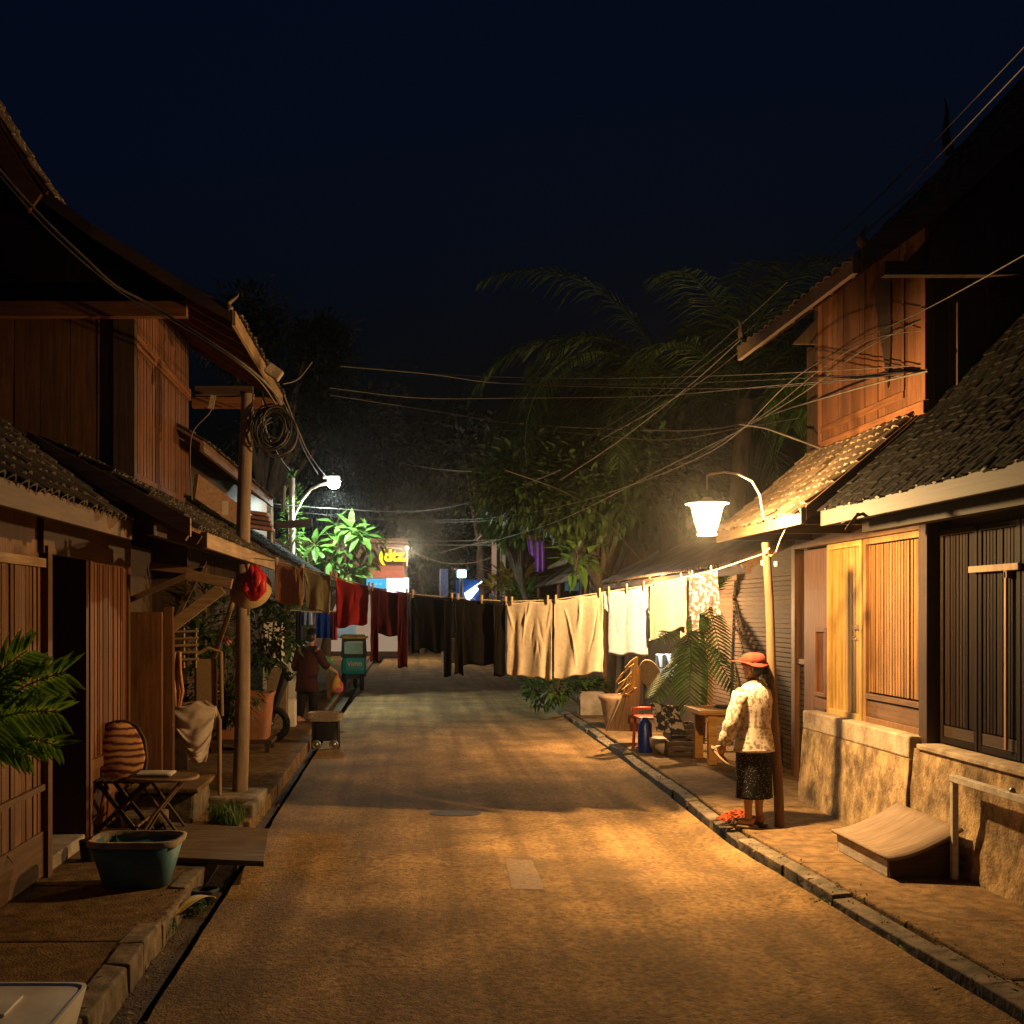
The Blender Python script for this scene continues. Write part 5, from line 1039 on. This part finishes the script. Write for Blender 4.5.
# carved yellow leaf panel (split leaf with openings)
mb=MB(); ym=mat('yellowcarve',(.62,.38,.07),(.5,.28,.05),sc=(9,9,9),bump=.2)
for (x0,y0_,x1,y1_,r) in ((617,692,632,672,.03),(620,676,634,664,.028),(625,668,637,657,.028),(632,690,637,657,.03),(616,693,624,683,.035),(622,690,635,682,.03),(618,684,634,676,.02),(628,694,636,688,.035),(618,694,630,695,.025),(616,682,622,676,.025)): mb.tube([P(x0,y0_,14.8),P((x0+x1)/2,(y0_+y1_)/2-1,14.78),P(x1,y1_,14.8)],[r*.7,r,r*.6],8,flat=.4)
tag(mb.build('carved_panel',ym),'yellow carved leaf shaped panel with slits above the clay pot','carving')
mb=MB(); p=P(650,675,14.9); mb.m=Matrix.Translation(p)@Euler((R(80),R(-25),R(25))).to_matrix().to_4x4()
mb.loft([(0,0,-.02,.14,.2),(0,0,.02,.16,.22),(0,0,.02,.145,.205),(0,0,-.01,.13,.19),(0,0,-.012,.01,.01)],28); tag(mb.build('winnowing_basket',mat('basket',(.25,.18,.11),(.18,.12,.07),sc=(40,40,40),bump=.5)),'round shallow basket hanging beside the yellow panel','basket')
mb=MB(); p=P(653,690,15.3); mb.bb(p.x-.02,p.x+.3,15.3,15.34,1.0,1.15); mb.grid(lambda u,v:(p.x+.02+.22*u,15.2+.04*math.sin(u*12),1.12+.2*(1-v)),14,8); tag(mb.build('blue_cloth',cloth('bw',(.22,.3,.45),(.1,.2,.5)),solid=.006),'blue and white cloth bunched behind the round basket','cloth')
mb=MB(); p=P(574,590,19.8); mb.grid(lambda u,v:tuple(P(565+14*u,582+9*v,20.3+.04*math.sin(u*9))),10,5); tag(mb.build('blue_tarp',cloth('bt',(.05,.18,.4)),solid=.006),'small blue cloth scrap under the far tin roof','cloth')
# ramp
RP=emp('wooden_ramp',(3.5,7.8,.12),'low curved wooden ramp box against the stone wall','ramp')
def rz(x): t=(x-3.24)/(3.70-3.24); return .13+.12+.20*t**1.5
def rb(x): return .12
xs=[3.24+.46*i/8 for i in range(9)]
mb=MB(); mb.grid(lambda u,v:(3.22+.5*u+(.04 if v<.5 else 0)*0,7.33+ .98*v+.03*(1-u)*(1-2*v)*0,rz(3.22+.48*u if u>.01 else 3.24)+.0),10,6); mb.build('deck',mat('deckw',(.25,.175,.11),(.15,.10,.065),sc=(5,30,5),bump=.4,dirt=(.15,.11,.08),dsc=4),RP,solid=.022)
mb=MB()
for yy in (7.38,8.24): mb.prism([(3.25,.12),(3.70,.12)]+[(x,rz(x)-.014) for x in reversed(xs)],'y',yy-.012,yy+.012)
mb.each('side',M['wdarkx'],RP); mb=MB(); mb.bb(3.24,3.262,7.393,8.227,.12,.236); mb.build('front_board',M['concrete'],RP)
RL=emp('hand_rail',(3.66,7,.12),'rusty white steel handrail in front of the stone wall','rail')
mb=MB(); mb.bb(3.635,3.675,7.30,7.34,.12,.77); mb.build('post',M['steelw'],RL,bevel=.004); mb=MB(); mb.bb(3.63,3.68,5.2,7.345,.771,.815); mb.build('bar',M['steelw'],RL,bevel=.004); mb=MB(); mb.bb(3.635,3.675,5.25,5.29,.12,.77); mb.build('post',M['steelw'],RL); mb=MB(); mb.ball((3.655,6.62,.825),.02,8); mb.build('bolt',M['metal'],RL)
# orange net
mb=MB(); c=Vector((2.84,9.4,.12))
for i in range(420):
    a=rnd(0,6.3); r=math.sqrt(random.random()); h=.09*(1-r*r); q=c+Vector((.16*r*math.cos(a),.09*r*math.sin(a),.006+.8*h*rnd(.3,1))); d=Vector((rnd(-1,1),rnd(-1,1),rnd(-.5,.5)))*.03; mb.tube([q-d,q+Vector((rnd(-.01,.01),rnd(-.01,.01),.012)),q+d],.0035,4,caps=False)
tag(mb.build('net_bundle',mat('net',(.42,.07,.015),(.3,.05,.012),bump=0,tint=.4)),'loose heap of orange netting on the pavement left of the sandals','net')
# ------------------------------------------------------------------ vegetation
UP=Vector((0,0,1))
def frond(mb,base,az,el,L,droop,ll,n=34,lw=.035,rr=.018,fan=0,hang_=.35):
    """one pinnate palm frond"""
    p=Vector(base); pts=[p.copy()]; k=14; e=el
    for i in range(k):
        d=Vector((math.cos(az)*math.cos(e),math.sin(az)*math.cos(e),math.sin(e))); p=p+d*L/k; pts.append(p.copy()); e-=droop/k*(1+i/k)
    mb.tube(pts,[rr*(1-.85*i/k) for i in range(k+1)],5,tint=.5)
    for j in range(n):
        t=.12+.88*j/n; f=t*k; i=min(k-1,int(f)); q=pts[i].lerp(pts[i+1],f-i); d=(pts[i+1]-pts[i]).normalized(); s=d.cross(UP).normalized()
        l=ll*(math.sin(math.pi*min(1,t*.85+.12))**.6)*rnd(.85,1.1)
        for sg in (-1,1):
            dd=(s*sg*.9+d*.75+UP*rnd(-hang_,.12)).normalized(); mid=q+dd*l*.5; tip=q+dd*l-UP*l*hang_*rnd(.5,1.2); w=d*lw*.5*rnd(.8,1.2)
            mb.add([q-w*.5,q+w*.5,mid+w,tip,mid-w,mid+UP*lw*.15],[(0,1,5),(1,2,5),(2,3,5),(3,4,5),(4,0,5)],None,False)
def palm(name,label,base,H_,nf,L,m,ll=.55,grp=None,th=.12,n=34,azs=None,lw=.035,el=(.1,1.2),cat='palm',droop=(1.2,2.0)):
    r=emp(name,base,label,cat,grp); b=Vector(base); mb=MB(); top=b+Vector((.1,0,H_)); mb.tube([b.lerp(top,i/8)+Vector((.05*math.sin(i),0,0)) for i in range(9)],[th*(1.15-.3*i/8) for i in range(9)],10)
    mb.build('trunk',M['bark'],r)
    for i in range(nf):
        az=(azs[i] if azs and i<len(azs) else 2*math.pi*i/nf+rnd(-.2,.2)); mb=MB()
        frond(mb,top+Vector((rnd(-.08,.08),rnd(-.08,.08),rnd(-.1,.1))),az,rnd(*el),L*rnd(.85,1.1),rnd(*droop),ll,n,lw,rr=.02*L/2.5)
        mb.build('frond',M[m],r)
    return r
def crown(mb,c,rad,ncl,per,ls,lw,flat=1,shell=.55,spread=.3):
    c=Vector(c)
    for i in range(ncl):
        d=Vector((random.gauss(0,1),random.gauss(0,1),random.gauss(0,1))).normalized(); q=shell+(1-shell)*random.random()
        q*=1+.28*noise.noise(d*2.3+c)
        p=c+Vector((d.x*rad[0],d.y*rad[1],d.z*rad[2]))*q
        for k in range(per):
            o=Vector((random.gauss(0,1),random.gauss(0,1),random.gauss(0,.8)))*spread
            dd=(o.normalized()+d*.5+Vector((0,0,-.25))+Vector((rnd(-.5,.5),rnd(-.5,.5),rnd(-.5,.5)))).normalized()
            mb.leaf(p+o,dd,UP,ls*rnd(.6,1.25),lw*rnd(.7,1.2),droop=.2)
def tree(name,label,base,crowns,m,ncl,per,ls,lw,tr=.12,grp=None,spread=.3,cat='tree',lean=0):
    r=emp(name,base,label,cat,grp); b=Vector(base); mb=MB(); cc=Vector(crowns[0][0]); fork=b.lerp(cc,.55)
    mb.tube([b,b.lerp(fork,.5)+Vector((.08,0,0)),fork],[tr*1.2,tr,tr*.8],10)
    for c,rad in crowns:
        c=Vector(c)
        for k in range(5):
            e=c+Vector((rnd(-.6,.6)*rad[0],rnd(-.6,.6)*rad[1],rnd(-.3,.7)*rad[2])); mb.tube([fork,fork.lerp(e,.5)+Vector((rnd(-.1,.1),rnd(-.1,.1),.12)),e],[tr*.55,tr*.32,tr*.1],7)
    mb.build('trunk',M['bark'],r); mb=MB()
    for c,rad in crowns: crown(mb,c,rad,ncl,per,ls,lw,spread=spread)
    mb.build('crown',M[m],r); return r
# big palms on the right
c=P(668,408,19); palm('palm_tree','tall dark palm whose long fronds arch left over the lantern',(c.x,19,.1),c.z-.1,17,4.5,'leafd',ll=.8,th=.17,n=60,azs=[R(a) for a in (180,165,200,150,135,215,110,90,60,30,0,-30,-60,-90,-120,185,145)],grp='palms behind the right houses',lw=.035,el=(.35,1.45),droop=(1.3,2.1))
c=P(735,400,17); palm('palm_tree','tall dark palm behind the right roof corner',(c.x,17,.1),c.z-.1,14,3.5,'leafd',ll=.7,th=.15,n=52,grp='palms behind the right houses',lw=.03,el=(.4,1.45))
c=P(606,420,23); palm('palm_tree','farther dark palm left of the arching one',(c.x,23,.1),c.z-.1,11,2.9,'leafd',ll=.7,th=.15,n=44,grp='palms behind the right houses',lw=.05,el=(.1,1.2))
c=P(850,388,12.5); palm('palm_tree','green lit palm frond tuft beside the red upper wall',(c.x,12.5,.1),c.z-.1,9,1.5,'leafm',ll=.55,th=.09,n=34,azs=[R(a) for a in (180,200,215,235,160,100,40,0,-60)],grp='palms behind the right houses',el=(.0,.7))
# broad tree with bright tips over the street
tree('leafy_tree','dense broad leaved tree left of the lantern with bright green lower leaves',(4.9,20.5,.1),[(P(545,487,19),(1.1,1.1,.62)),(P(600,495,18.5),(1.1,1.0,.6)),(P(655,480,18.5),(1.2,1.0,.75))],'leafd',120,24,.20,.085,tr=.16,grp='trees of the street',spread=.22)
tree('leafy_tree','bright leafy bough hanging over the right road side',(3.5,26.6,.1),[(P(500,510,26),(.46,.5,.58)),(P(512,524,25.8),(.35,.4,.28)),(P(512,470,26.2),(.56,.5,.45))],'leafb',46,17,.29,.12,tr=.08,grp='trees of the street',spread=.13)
def bush(name,label,c,rad,n,ls,lw,m,up=.4,cat='plant',grp=None,stems=6,droop=.35):
    c=Vector(c); r=emp(name,(c.x,c.y,c.z-rad[2]),label,cat,grp); mb=MB()
    b=Vector((c.x,c.y,c.z-rad[2]))
    for i in range(stems):
        e=c+Vector((rnd(-.7,.7)*rad[0],rnd(-.6,.6)*rad[1],rnd(-.1,.8)*rad[2])); mb.tube([b+Vector((rnd(-.05,.05),rnd(-.05,.05),0)),b.lerp(e,.5)+Vector((rnd(-.05,.05),0,.05)),e],[.014,.011,.006],6)
    mb.build('stem',M['bark'],r); mb=MB()
    for i in range(n):
        d=Vector((random.gauss(0,1),random.gauss(0,1),random.gauss(0,1))).normalized(); q=.35+.65*random.random()**.6
        p=c+Vector((d.x*rad[0],d.y*rad[1],d.z*rad[2]))*q; mb.leaf(p,(d+Vector((0,0,up))+Vector((rnd(-.6,.6),rnd(-.6,.6),rnd(-.4,.4)))).normalized(),UP,ls*rnd(.6,1.2),lw*rnd(.7,1.2),droop=droop)
    mb.build('foliage',M[m],r); return r
bush('broad_plant','bright green broad leaved plant below the tree by the far right roofs',P(577,555,18.6),(.28,.3,.3),46,.42,.15,'leafb',up=.8)
bush('yellow_croton','yellow leaved plant rising behind the beige sheet',P(512,588,30),(.6,.4,.5),80,.62,.17,'leafy',up=1.1)
bush('croton','green leaved plant under the yellow one behind the beige sheet',P(524,600,29),(.6,.4,.4),90,.42,.16,'leafb',up=.4)
for (px,py,Y,rx,rz_,lab,m) in ((545,693,19.5,.34,.26,'low green plant at the kerb under the left beige sheet','leafm'),(560,688,19,.28,.22,'small bushy plant between the kerb plant and the planter box','leafm'),(531,687,22,.2,.16,'low pale green plant, farthest along the right kerb','leafm')):
    bush('low_plant',lab,P(px,py,Y),(rx,.25,rz_),130,.17,.075,m,grp='low plants along the right kerb')
# drooping fan palm behind the crates
r=emp('potted_palm',(4.0,14.9,.12),'drooping palm with broad hanging leaf behind the crates','palm'); mb=MB(); b=Vector((4.0,14.9,.12)); t=P(700,610,14.8); mb.tube([b,b.lerp(t,.5)+Vector((.06,0,0)),t],[.06,.05,.035],8); mb.build('trunk',M['bark'],r)
def pleaf(c0,c1,wid,nl,m='leafm'):
    """palmate-pinnate leaf hanging from c0 to c1"""
    a=Vector(c0); b_=Vector(c1); ax=b_-a; s=Vector((1,0,0)); mb=MB(); mb.tube([a,a.lerp(b_,.5)+Vector((0,-.06,.05)),b_],[.012,.008,.003],5,tint=.5)
    for j in range(nl):
        t_=j/nl; q=a.lerp(b_,t_)+Vector((0,-.06*math.sin(math.pi*t_),.05*math.sin(math.pi*t_))); l=wid*(math.sin(math.pi*(t_*.8+.15))**.6)
        for sg in (-1,1):
            dd=(s*sg+ax.normalized()*(.55+.5*t_)+Vector((0,-.15,0))).normalized(); w=ax.normalized()*.022; tip=q+dd*l+Vector((0,.0,-.08*l))
            mb.add([q-w*.6,q+w*.6,q+dd*l*.55+w,tip,q+dd*l*.55-w,q+dd*l*.5+Vector((0,-.012,0))],[(0,1,5),(1,2,5),(2,3,5),(3,4,5),(4,0,5)])
    mb.build('frond',M[m],r)
pleaf(P(690,640,14.2),P(688,712,13.9),.42,22,'leafd'); pleaf(P(700,615,14.6),P(675,665,14.2),.32,18,'leafd'); pleaf(P(705,600,14.8),P(722,665,14.3),.3,18,'leafd'); pleaf(P(700,605,14.8),P(722,570,14.6),.32,18,'leafd'); pleaf(P(698,620,14.8),P(655,640,14.5),.3,18,'leafd'); pleaf(P(690,650,14.8),P(650,700,14.7),.3,18,'leafd'); pleaf(P(700,640,14.8),P(735,690,14.5),.28,16,'leafd')
# left trees
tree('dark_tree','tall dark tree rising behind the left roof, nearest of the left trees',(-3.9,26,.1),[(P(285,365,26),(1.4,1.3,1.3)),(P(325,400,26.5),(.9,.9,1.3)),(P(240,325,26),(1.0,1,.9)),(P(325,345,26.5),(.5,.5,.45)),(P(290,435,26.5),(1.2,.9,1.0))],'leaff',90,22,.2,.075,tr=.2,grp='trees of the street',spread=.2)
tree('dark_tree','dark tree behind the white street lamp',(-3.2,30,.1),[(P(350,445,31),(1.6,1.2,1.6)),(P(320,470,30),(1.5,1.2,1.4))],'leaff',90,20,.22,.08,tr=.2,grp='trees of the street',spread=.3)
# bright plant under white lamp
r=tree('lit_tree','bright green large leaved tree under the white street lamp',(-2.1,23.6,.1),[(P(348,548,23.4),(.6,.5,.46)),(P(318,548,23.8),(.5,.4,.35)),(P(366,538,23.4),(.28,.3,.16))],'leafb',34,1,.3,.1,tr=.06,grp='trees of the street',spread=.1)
mb=MB()
for (cx_,cy_,n_) in ((352,530,9),(362,536,6),(340,548,9),(330,560,8),(360,566,9),(348,575,6),(315,545,8),(308,562,7),(336,524,5)):
    c=P(cx_,cy_,23.3)+Vector((0,rnd(-.3,.3),0))
    for k in range(n_):
        a=2*math.pi*k/n_+rnd(-.2,.2); d=Vector((math.cos(a),-.35+rnd(-.3,.3),math.sin(a)*.75-.1)); mb.tube([c,c+d*.09],.005,4,tint=.5); mb.leaf(c+d*.06,d,Vector((0,-.6,1)),rnd(.3,.42),.15,droop=.25)
mb.build('leaf_fans',M['leafb'],r)
bush('climbing_plant','green creeper on the pale pole of the white street lamp',P(292,530,22.2),(.22,.2,1.2),300,.15,.07,'leafb')
bush('tall_shrub','leafy green shrub between the left pole and the walking person',P(268,630,15.5),(.55,.4,.55),420,.17,.08,'leafd',stems=12)
bush('tall_shrub','bright green leaves below the olive towel',P(288,625,18.2),(.3,.3,.5),150,.26,.12,'leafb')
palm('areca_palm','bright feathery palm right of the walking person',(-1.95,20.2,.1),.75,12,.8,'leafb',ll=.3,th=.05,n=22,lw=.03,el=(.5,1.4),cat='palm')
bush('porch_shrub','dark small leaved shrub in the left porch beside the pole',P(222,680,11.6),(.46,.3,.52),620,.11,.05,'leafd',stems=16)
bush('porch_shrub','dark leaved shrub behind the left pole, with pink flower',P(205,625,12.6),(.4,.3,.55),300,.16,.06,'leafd',stems=10)
mb=MB(); p=P(228,640,11.3)
for i in range(14): a=rnd(0,6.3); mb.leaf(p,Vector((math.cos(a),-.4,math.sin(a))),UP,.06,.035,droop=.1)
tag(mb.build('flower',mat('pink',(.7,.25,.25),bump=0)),'single pink blossom in the porch shrub beside the pole','flower')
# dracaena like strap leaves
def strap(name,label,c,n,L,W,m,el=(.5,1.5),cat='plant',azr=(0,6.28),stemh=.5):
    c=Vector(c); r=emp(name,(c.x,c.y,c.z-stemh),label,cat); mb=MB(); mb.tube([c-Vector((0,0,stemh)),c],[.03,.025],8); mb.build('stem',M['bark'],r); mb=MB()
    for i in range(n):
        az=rnd(*azr); e=rnd(*el); l=L*rnd(.7,1.1); p=c.copy(); k=8; pts=[]
        sd=Vector((-math.sin(az),math.cos(az),0))
        for j in range(k+1):
            pts.append(p.copy()); d=Vector((math.cos(az)*math.cos(e),math.sin(az)*math.cos(e),math.sin(e))); p=p+d*l/k; e-=.16+.05*j*.4
        vs=[]
        for j,q in enumerate(pts):
            w=W*math.sin(math.pi*(j/k*.92+.06))**.8*.5; vs+= [q-sd*w,q-UP*w*.25,q+sd*w]
        mb.add(vs,[(3*j+a_,3*j+a_+1,3*j+a_+4,3*j+a_+3) for j in range(k) for a_ in (0,1)],None,True)
    mb.build('leaves',M[m],r)
strap('strap_plant','pale green strap leaved plant under the left brace',P(197,640,11.9),18,.5,.06,'leafm',stemh=1.1)
# foreground palm at the left edge
r=emp('foreground_palm',(-2.75,5.6,.1),'glossy green palm reaching in from the left edge of the frame','palm')
c=P(-55,745,5.7); b=Vector((c.x-.05,5.7,.1)); mb=MB(); mb.tube([b,c],[.05,.04],8); mb.build('trunk',M['bark'],r)
fg=mat('leaf_glossy',(.20,.36,.04),(.12,.25,.03),sc=(4,4,30),rough=.35,bump=.1,tint=.35,trans=.45)
for (tx_,tp,n_,wl_) in ((66,672,24,.30),(28,650,22,.28),(60,712,24,.27),(30,755,20,.25),(62,748,20,.24),(-20,635,20,.28),(5,690,20,.28)):
    e=P(tx_,tp,5.55+rnd(-.15,.15)); mb=MB(); mid=c.lerp(e,.5)+Vector((0,0,.12)); pts=[c.lerp(mid,t).lerp(mid.lerp(e,t),t) for t in [i/10 for i in range(11)]]
    mb.tube(pts,[.009*(1-.07*i) for i in range(11)],6,tint=.6)
    for j in range(n_):
        t=.1+.9*j/n_; f=t*10; i=min(9,int(f)); q=pts[i].lerp(pts[i+1],f-i); d=(pts[i+1]-pts[i]).normalized(); s=d.cross(Vector((0,-1,.3))).normalized()
        for sg in (-1,1):
            dd=(s*sg*.75+d*.9+Vector((0,rnd(-.3,.1),rnd(-.15,.1)))).normalized(); mb.leaf(q,dd,Vector((0,-1,.6)),wl_*rnd(.8,1.1)*(1-.5*t),.030,droop=.3)
    mb.build('frond',fg,r)
strap('strap_leaf','single long green leaf arching above the foreground palm',P(-12,690,5.9),2,.42,.035,'leafm',el=(.5,.75),azr=(-.3,.3),stemh=1.2)
mb=MB(); p=P(0,850,6.8); mb.tube([P(-4,836,6.8),P(3,850,6.75),P(13,863,6.75)],[.012,.008,.004],6); tag(mb.build('twig',M['wpalex']),'pale dry twig sticking out at the left edge','twig')

# ------------------------------------------------------------------ distance
mb=MB(); 
def hill(u,v):
    x=-110+220*u; y=62+60*v; z=-.2+ (9.5*math.exp(-((x+3)/34)**2)+5*math.exp(-((x+60)/30)**2)+4*math.exp(-((x-70)/30)**2))*min(1,v*1.6)+1.6*noise.noise(Vector((x*.05,y*.05,0)))*min(1,v*2)
    return (x,y,z)
mb.grid(hill,60,20); struct('hill',mb,M['leaff'],origin=(0,60,0))
mb=MB()
for i in range(150):
    u=rnd(.12,.88); v=rnd(.05,.75); q=Vector(hill(u,v)); rr=rnd(1.2,2.6); q.z+=rr*rnd(.5,1.1)
    for k in range(110):
        d=Vector((random.gauss(0,1),random.gauss(0,1),random.gauss(0,1))).normalized(); p=q+d*rr*rnd(.6,1.05)*(1+.3*noise.noise(d*2+q)); mb.leaf(p,(d+Vector((rnd(-.7,.7),rnd(-.7,.7),rnd(-.7,.7)))).normalized(),UP,rnd(.5,1.0),.5)
tag(mb.build('wooded_hill',M['leaff'],origin=(0,60,0)),'dark wooded hillside closing the end of the street','wood',kind='stuff')
for (px,py,Y,rx,rz_,lab) in ((420,545,50,2.0,2.4,'dim green tree right of the yellow letters'),(470,555,55,2.4,2.2,'dark tree behind the far blue awning'),(375,440,55,2.6,3.4,'tall dark far tree above the shop'),(445,450,60,3,3,'far dark tree left of the palm fronds'),(480,462,48,1.8,2.4,'far dark tree touching the palm fronds')):
    c=P(px,py,Y); tree('far_tree',lab,(c.x,Y,-.1),[(c,(rx,1.6,rz_))],'leaff',90,16,.4,.2,tr=.2,grp='trees beyond the street',spread=.4)
SH=emp('shop',(-2,46,0),'far shop with yellow hanging letters over a brown awning','shop')
mb=MB(); mb.bb(-7,.1,45,52,-.1,4.9); mb.build('wall',mat('shopwall',(.16,.1,.08),bump=.1),SH)
mb=MB(); mb.prism([(44.1,3.25),(44.98,3.95),(44.98,4.05),(44.1,3.35)],'x',-1.6,-.05); mb.build('awning',mat('awn',(.22,.07,.05),bump=.1,sc=(1,9,9)),SH)
mb=MB(); mb.bb(-1.55,-.75,44.3,44.4,2.85,3.24); mb.build('blue_sign',emit('bsign',(.03,.35,.75),1.6),SH)
mb=MB(); mb.bb(-.73,.15,44.3,44.4,2.7,3.27); mb.build('white_sign',emit('wsign',(.75,.85,1),4),SH)
mb=MB(); 
for k,(x,w) in enumerate(((-1.4,.1),(-1.22,.14),(-1.02,.08),(-.3,.2),(-.02,.1))): mb.bb(x,x+w,44.28,44.295,2.98 if k<3 else 2.76,3.06 if k<3 else 2.8)
mb.build('sign_marks',mat('marks',(.1,.35,.6) ,bump=0),SH)
ye=emit('yellow_letters',(1,.72,.02),1.6)
text('1',(P(382,557,44).x,44.0,P(382,557,44).z),.62,ye,SH,bold=.0); text('(dtz.',(P(393,556,44).x,44.0,P(393,556,44).z),.62,ye,SH,bold=.035)
mb=MB(); mb.tube([P(376,546,44),P(402,549,44)],.03,6); mb.tube([P(407,549,44),P(407,566,44)],.03,6); mb.build('letter_rail',M['metal'],SH)
mb=MB(); mb.ball(P(407,548,44),.09,10); mb.build('lamp_globe',emit('globe',(1,.55,.3),3),SH)
mb=MB(); mb.bb(-3,.05,44.7,44.95,.3,2.6); mb.build('shop_front',emit('front',(.9,.62,.4),.35),SH)
ST2=emp('blue_stall',(2.2,41,0),'far market stall with blue awning and glowing white panel','stall')
mb=MB(); a=P(438,574,41);  mb.bb(1.9,2.75,40.9,41,2.2,3.1); mb.build('awning',mat('tarpb',(.01,.10,.38),bump=.2,sc=(3,3,3)),ST2)
mb=MB(); mb.bb(1.3,1.6,40.8,41,2.0,3.5); mb.build('side_panel',mat('lil',(.4,.42,.7),bump=0),ST2)
mb=MB(); mb.prism([(2.2,2.6),(2.85,3.05),(2.85,2.9),(2.3,2.2)],'y',40.7,40.75); mb.build('lit_panel',emit('lit',(.7,.8,1),5),ST2)
for x in (1.4,3.2): mb=MB(); mb.bb(x-.05,x+.05,40.9,41,-.05,2.6); mb.build('post',M['metal'],ST2)
mb=MB(); mb.bb(1.6,3.2,40.85,41.5,.0,.9); mb.build('counter',M['wbrx'],ST2)
FL=emp('street_lamp',(2.05,40,0),'far small blue white lantern on a dark post','street lamp')
mb=MB(); mb.tube([(2.05,40,0),(2.05,40,3.2)],.06,8); mb.build('post',M['metal'],FL); mb=MB(); mb.bb(1.9,2.22,39.85,40.1,3.15,3.42); mb.build('lantern',emit('lan',(.45,.85,1),7),FL,bevel=.03); mb=MB(); mb.bb(1.8,2.32,39.8,40.15,3.43,3.5); mb.build('cap',M['metal'],FL)
light('added_far_light',(.12,42.0,4.3),1100,(1,.78,.5),.15)  # added warm light in front of the small globe, brightens the far road
for i,(px,m_,lab) in enumerate(((386,(.6,.6,.62),'white far motor scooter seen between the maroon legs'),(393,(.5,.03,.03),'red far motor scooter seen between the maroon legs'))):
    c=G(px,652,0); s=emp('motor_scooter',(c.x,c.y,0),lab,'scooter'); 
    wheel(s,(c.x,c.y-.5,.25),.22,'x'); wheel(s,(c.x,c.y+.5,.25),.22,'x')
    mb=MB(); mb.loft([(c.x,c.y,.3,.14,.5),(c.x,c.y-.1,.6,.17,.45),(c.x,c.y-.15,.8,.14,.35)],14); mb.tube([(c.x,c.y+.45,.3),(c.x,c.y+.35,1.05)],.05,8); mb.tube([(c.x-.3,c.y+.33,1.08),(c.x+.3,c.y+.33,1.08)],.02,8); mb.build('body',mat('scoot',m_,bump=0,rough=.4),s)

# ------------------------------------------------------------------ air, sky, camera
if HAZE:
    mb=MB(); mb.bb(-170,170,-45,330,-2.5,42)
    h=bpy.data.materials.new('haze'); h.use_nodes=True; n=h.node_tree.nodes; n.remove(n['Principled BSDF'])
    pv=n.new('ShaderNodeVolumePrincipled'); pv.inputs['Density'].default_value=HAZE; pv.inputs['Color'].default_value=(.9,.9,.9,1); pv.inputs['Anisotropy'].default_value=.93
    h.node_tree.links.new(pv.outputs[0],n['Material Output'].inputs['Volume'])
    tag(mb.build('haze',h),'thin night haze glowing round the lamps','haze',kind='stuff')
w=bpy.data.worlds.new('World'); SC.world=w; w.use_nodes=True; n=w.node_tree.nodes; l=w.node_tree.links
sky=n.new('ShaderNodeTexSky'); sky.sky_type='NISHITA'; sky.sun_disc=False; sky.sun_elevation=R(-3.5); sky.sun_rotation=R(200)
mx=n.new('ShaderNodeMix'); mx.data_type='RGBA'; mx.blend_type='MULTIPLY'; mx.inputs[0].default_value=1; mx.inputs[7].default_value=(.22,.62,1.55,1)
l.new(sky.outputs[0],mx.inputs[6]); l.new(mx.outputs[2],n['Background'].inputs[0]); n['Background'].inputs[1].default_value=SKYS
cam=bpy.data.cameras.new('Camera'); co=bpy.data.objects.new('Camera',cam); C.objects.link(co); SC.camera=co
co.location=(0,0,CH); co.rotation_euler=(math.pi/2,0,0); cam.sensor_width=36; cam.lens=36*FPX/1024; cam.shift_x=(512-VX)/1024; cam.shift_y=(VY-512)/1024; cam.clip_end=2000; cam.clip_start=.05
SC.view_settings.view_transform='Standard'; SC.view_settings.look='None'; SC.view_settings.exposure=0; SC.view_settings.gamma=1
cy_=SC.cycles; cy_.use_denoising=True; cy_.max_bounces=8; cy_.diffuse_bounces=4; cy_.volume_bounces=0; cy_.sample_clamp_indirect=6; cy_.transparent_max_bounces=12
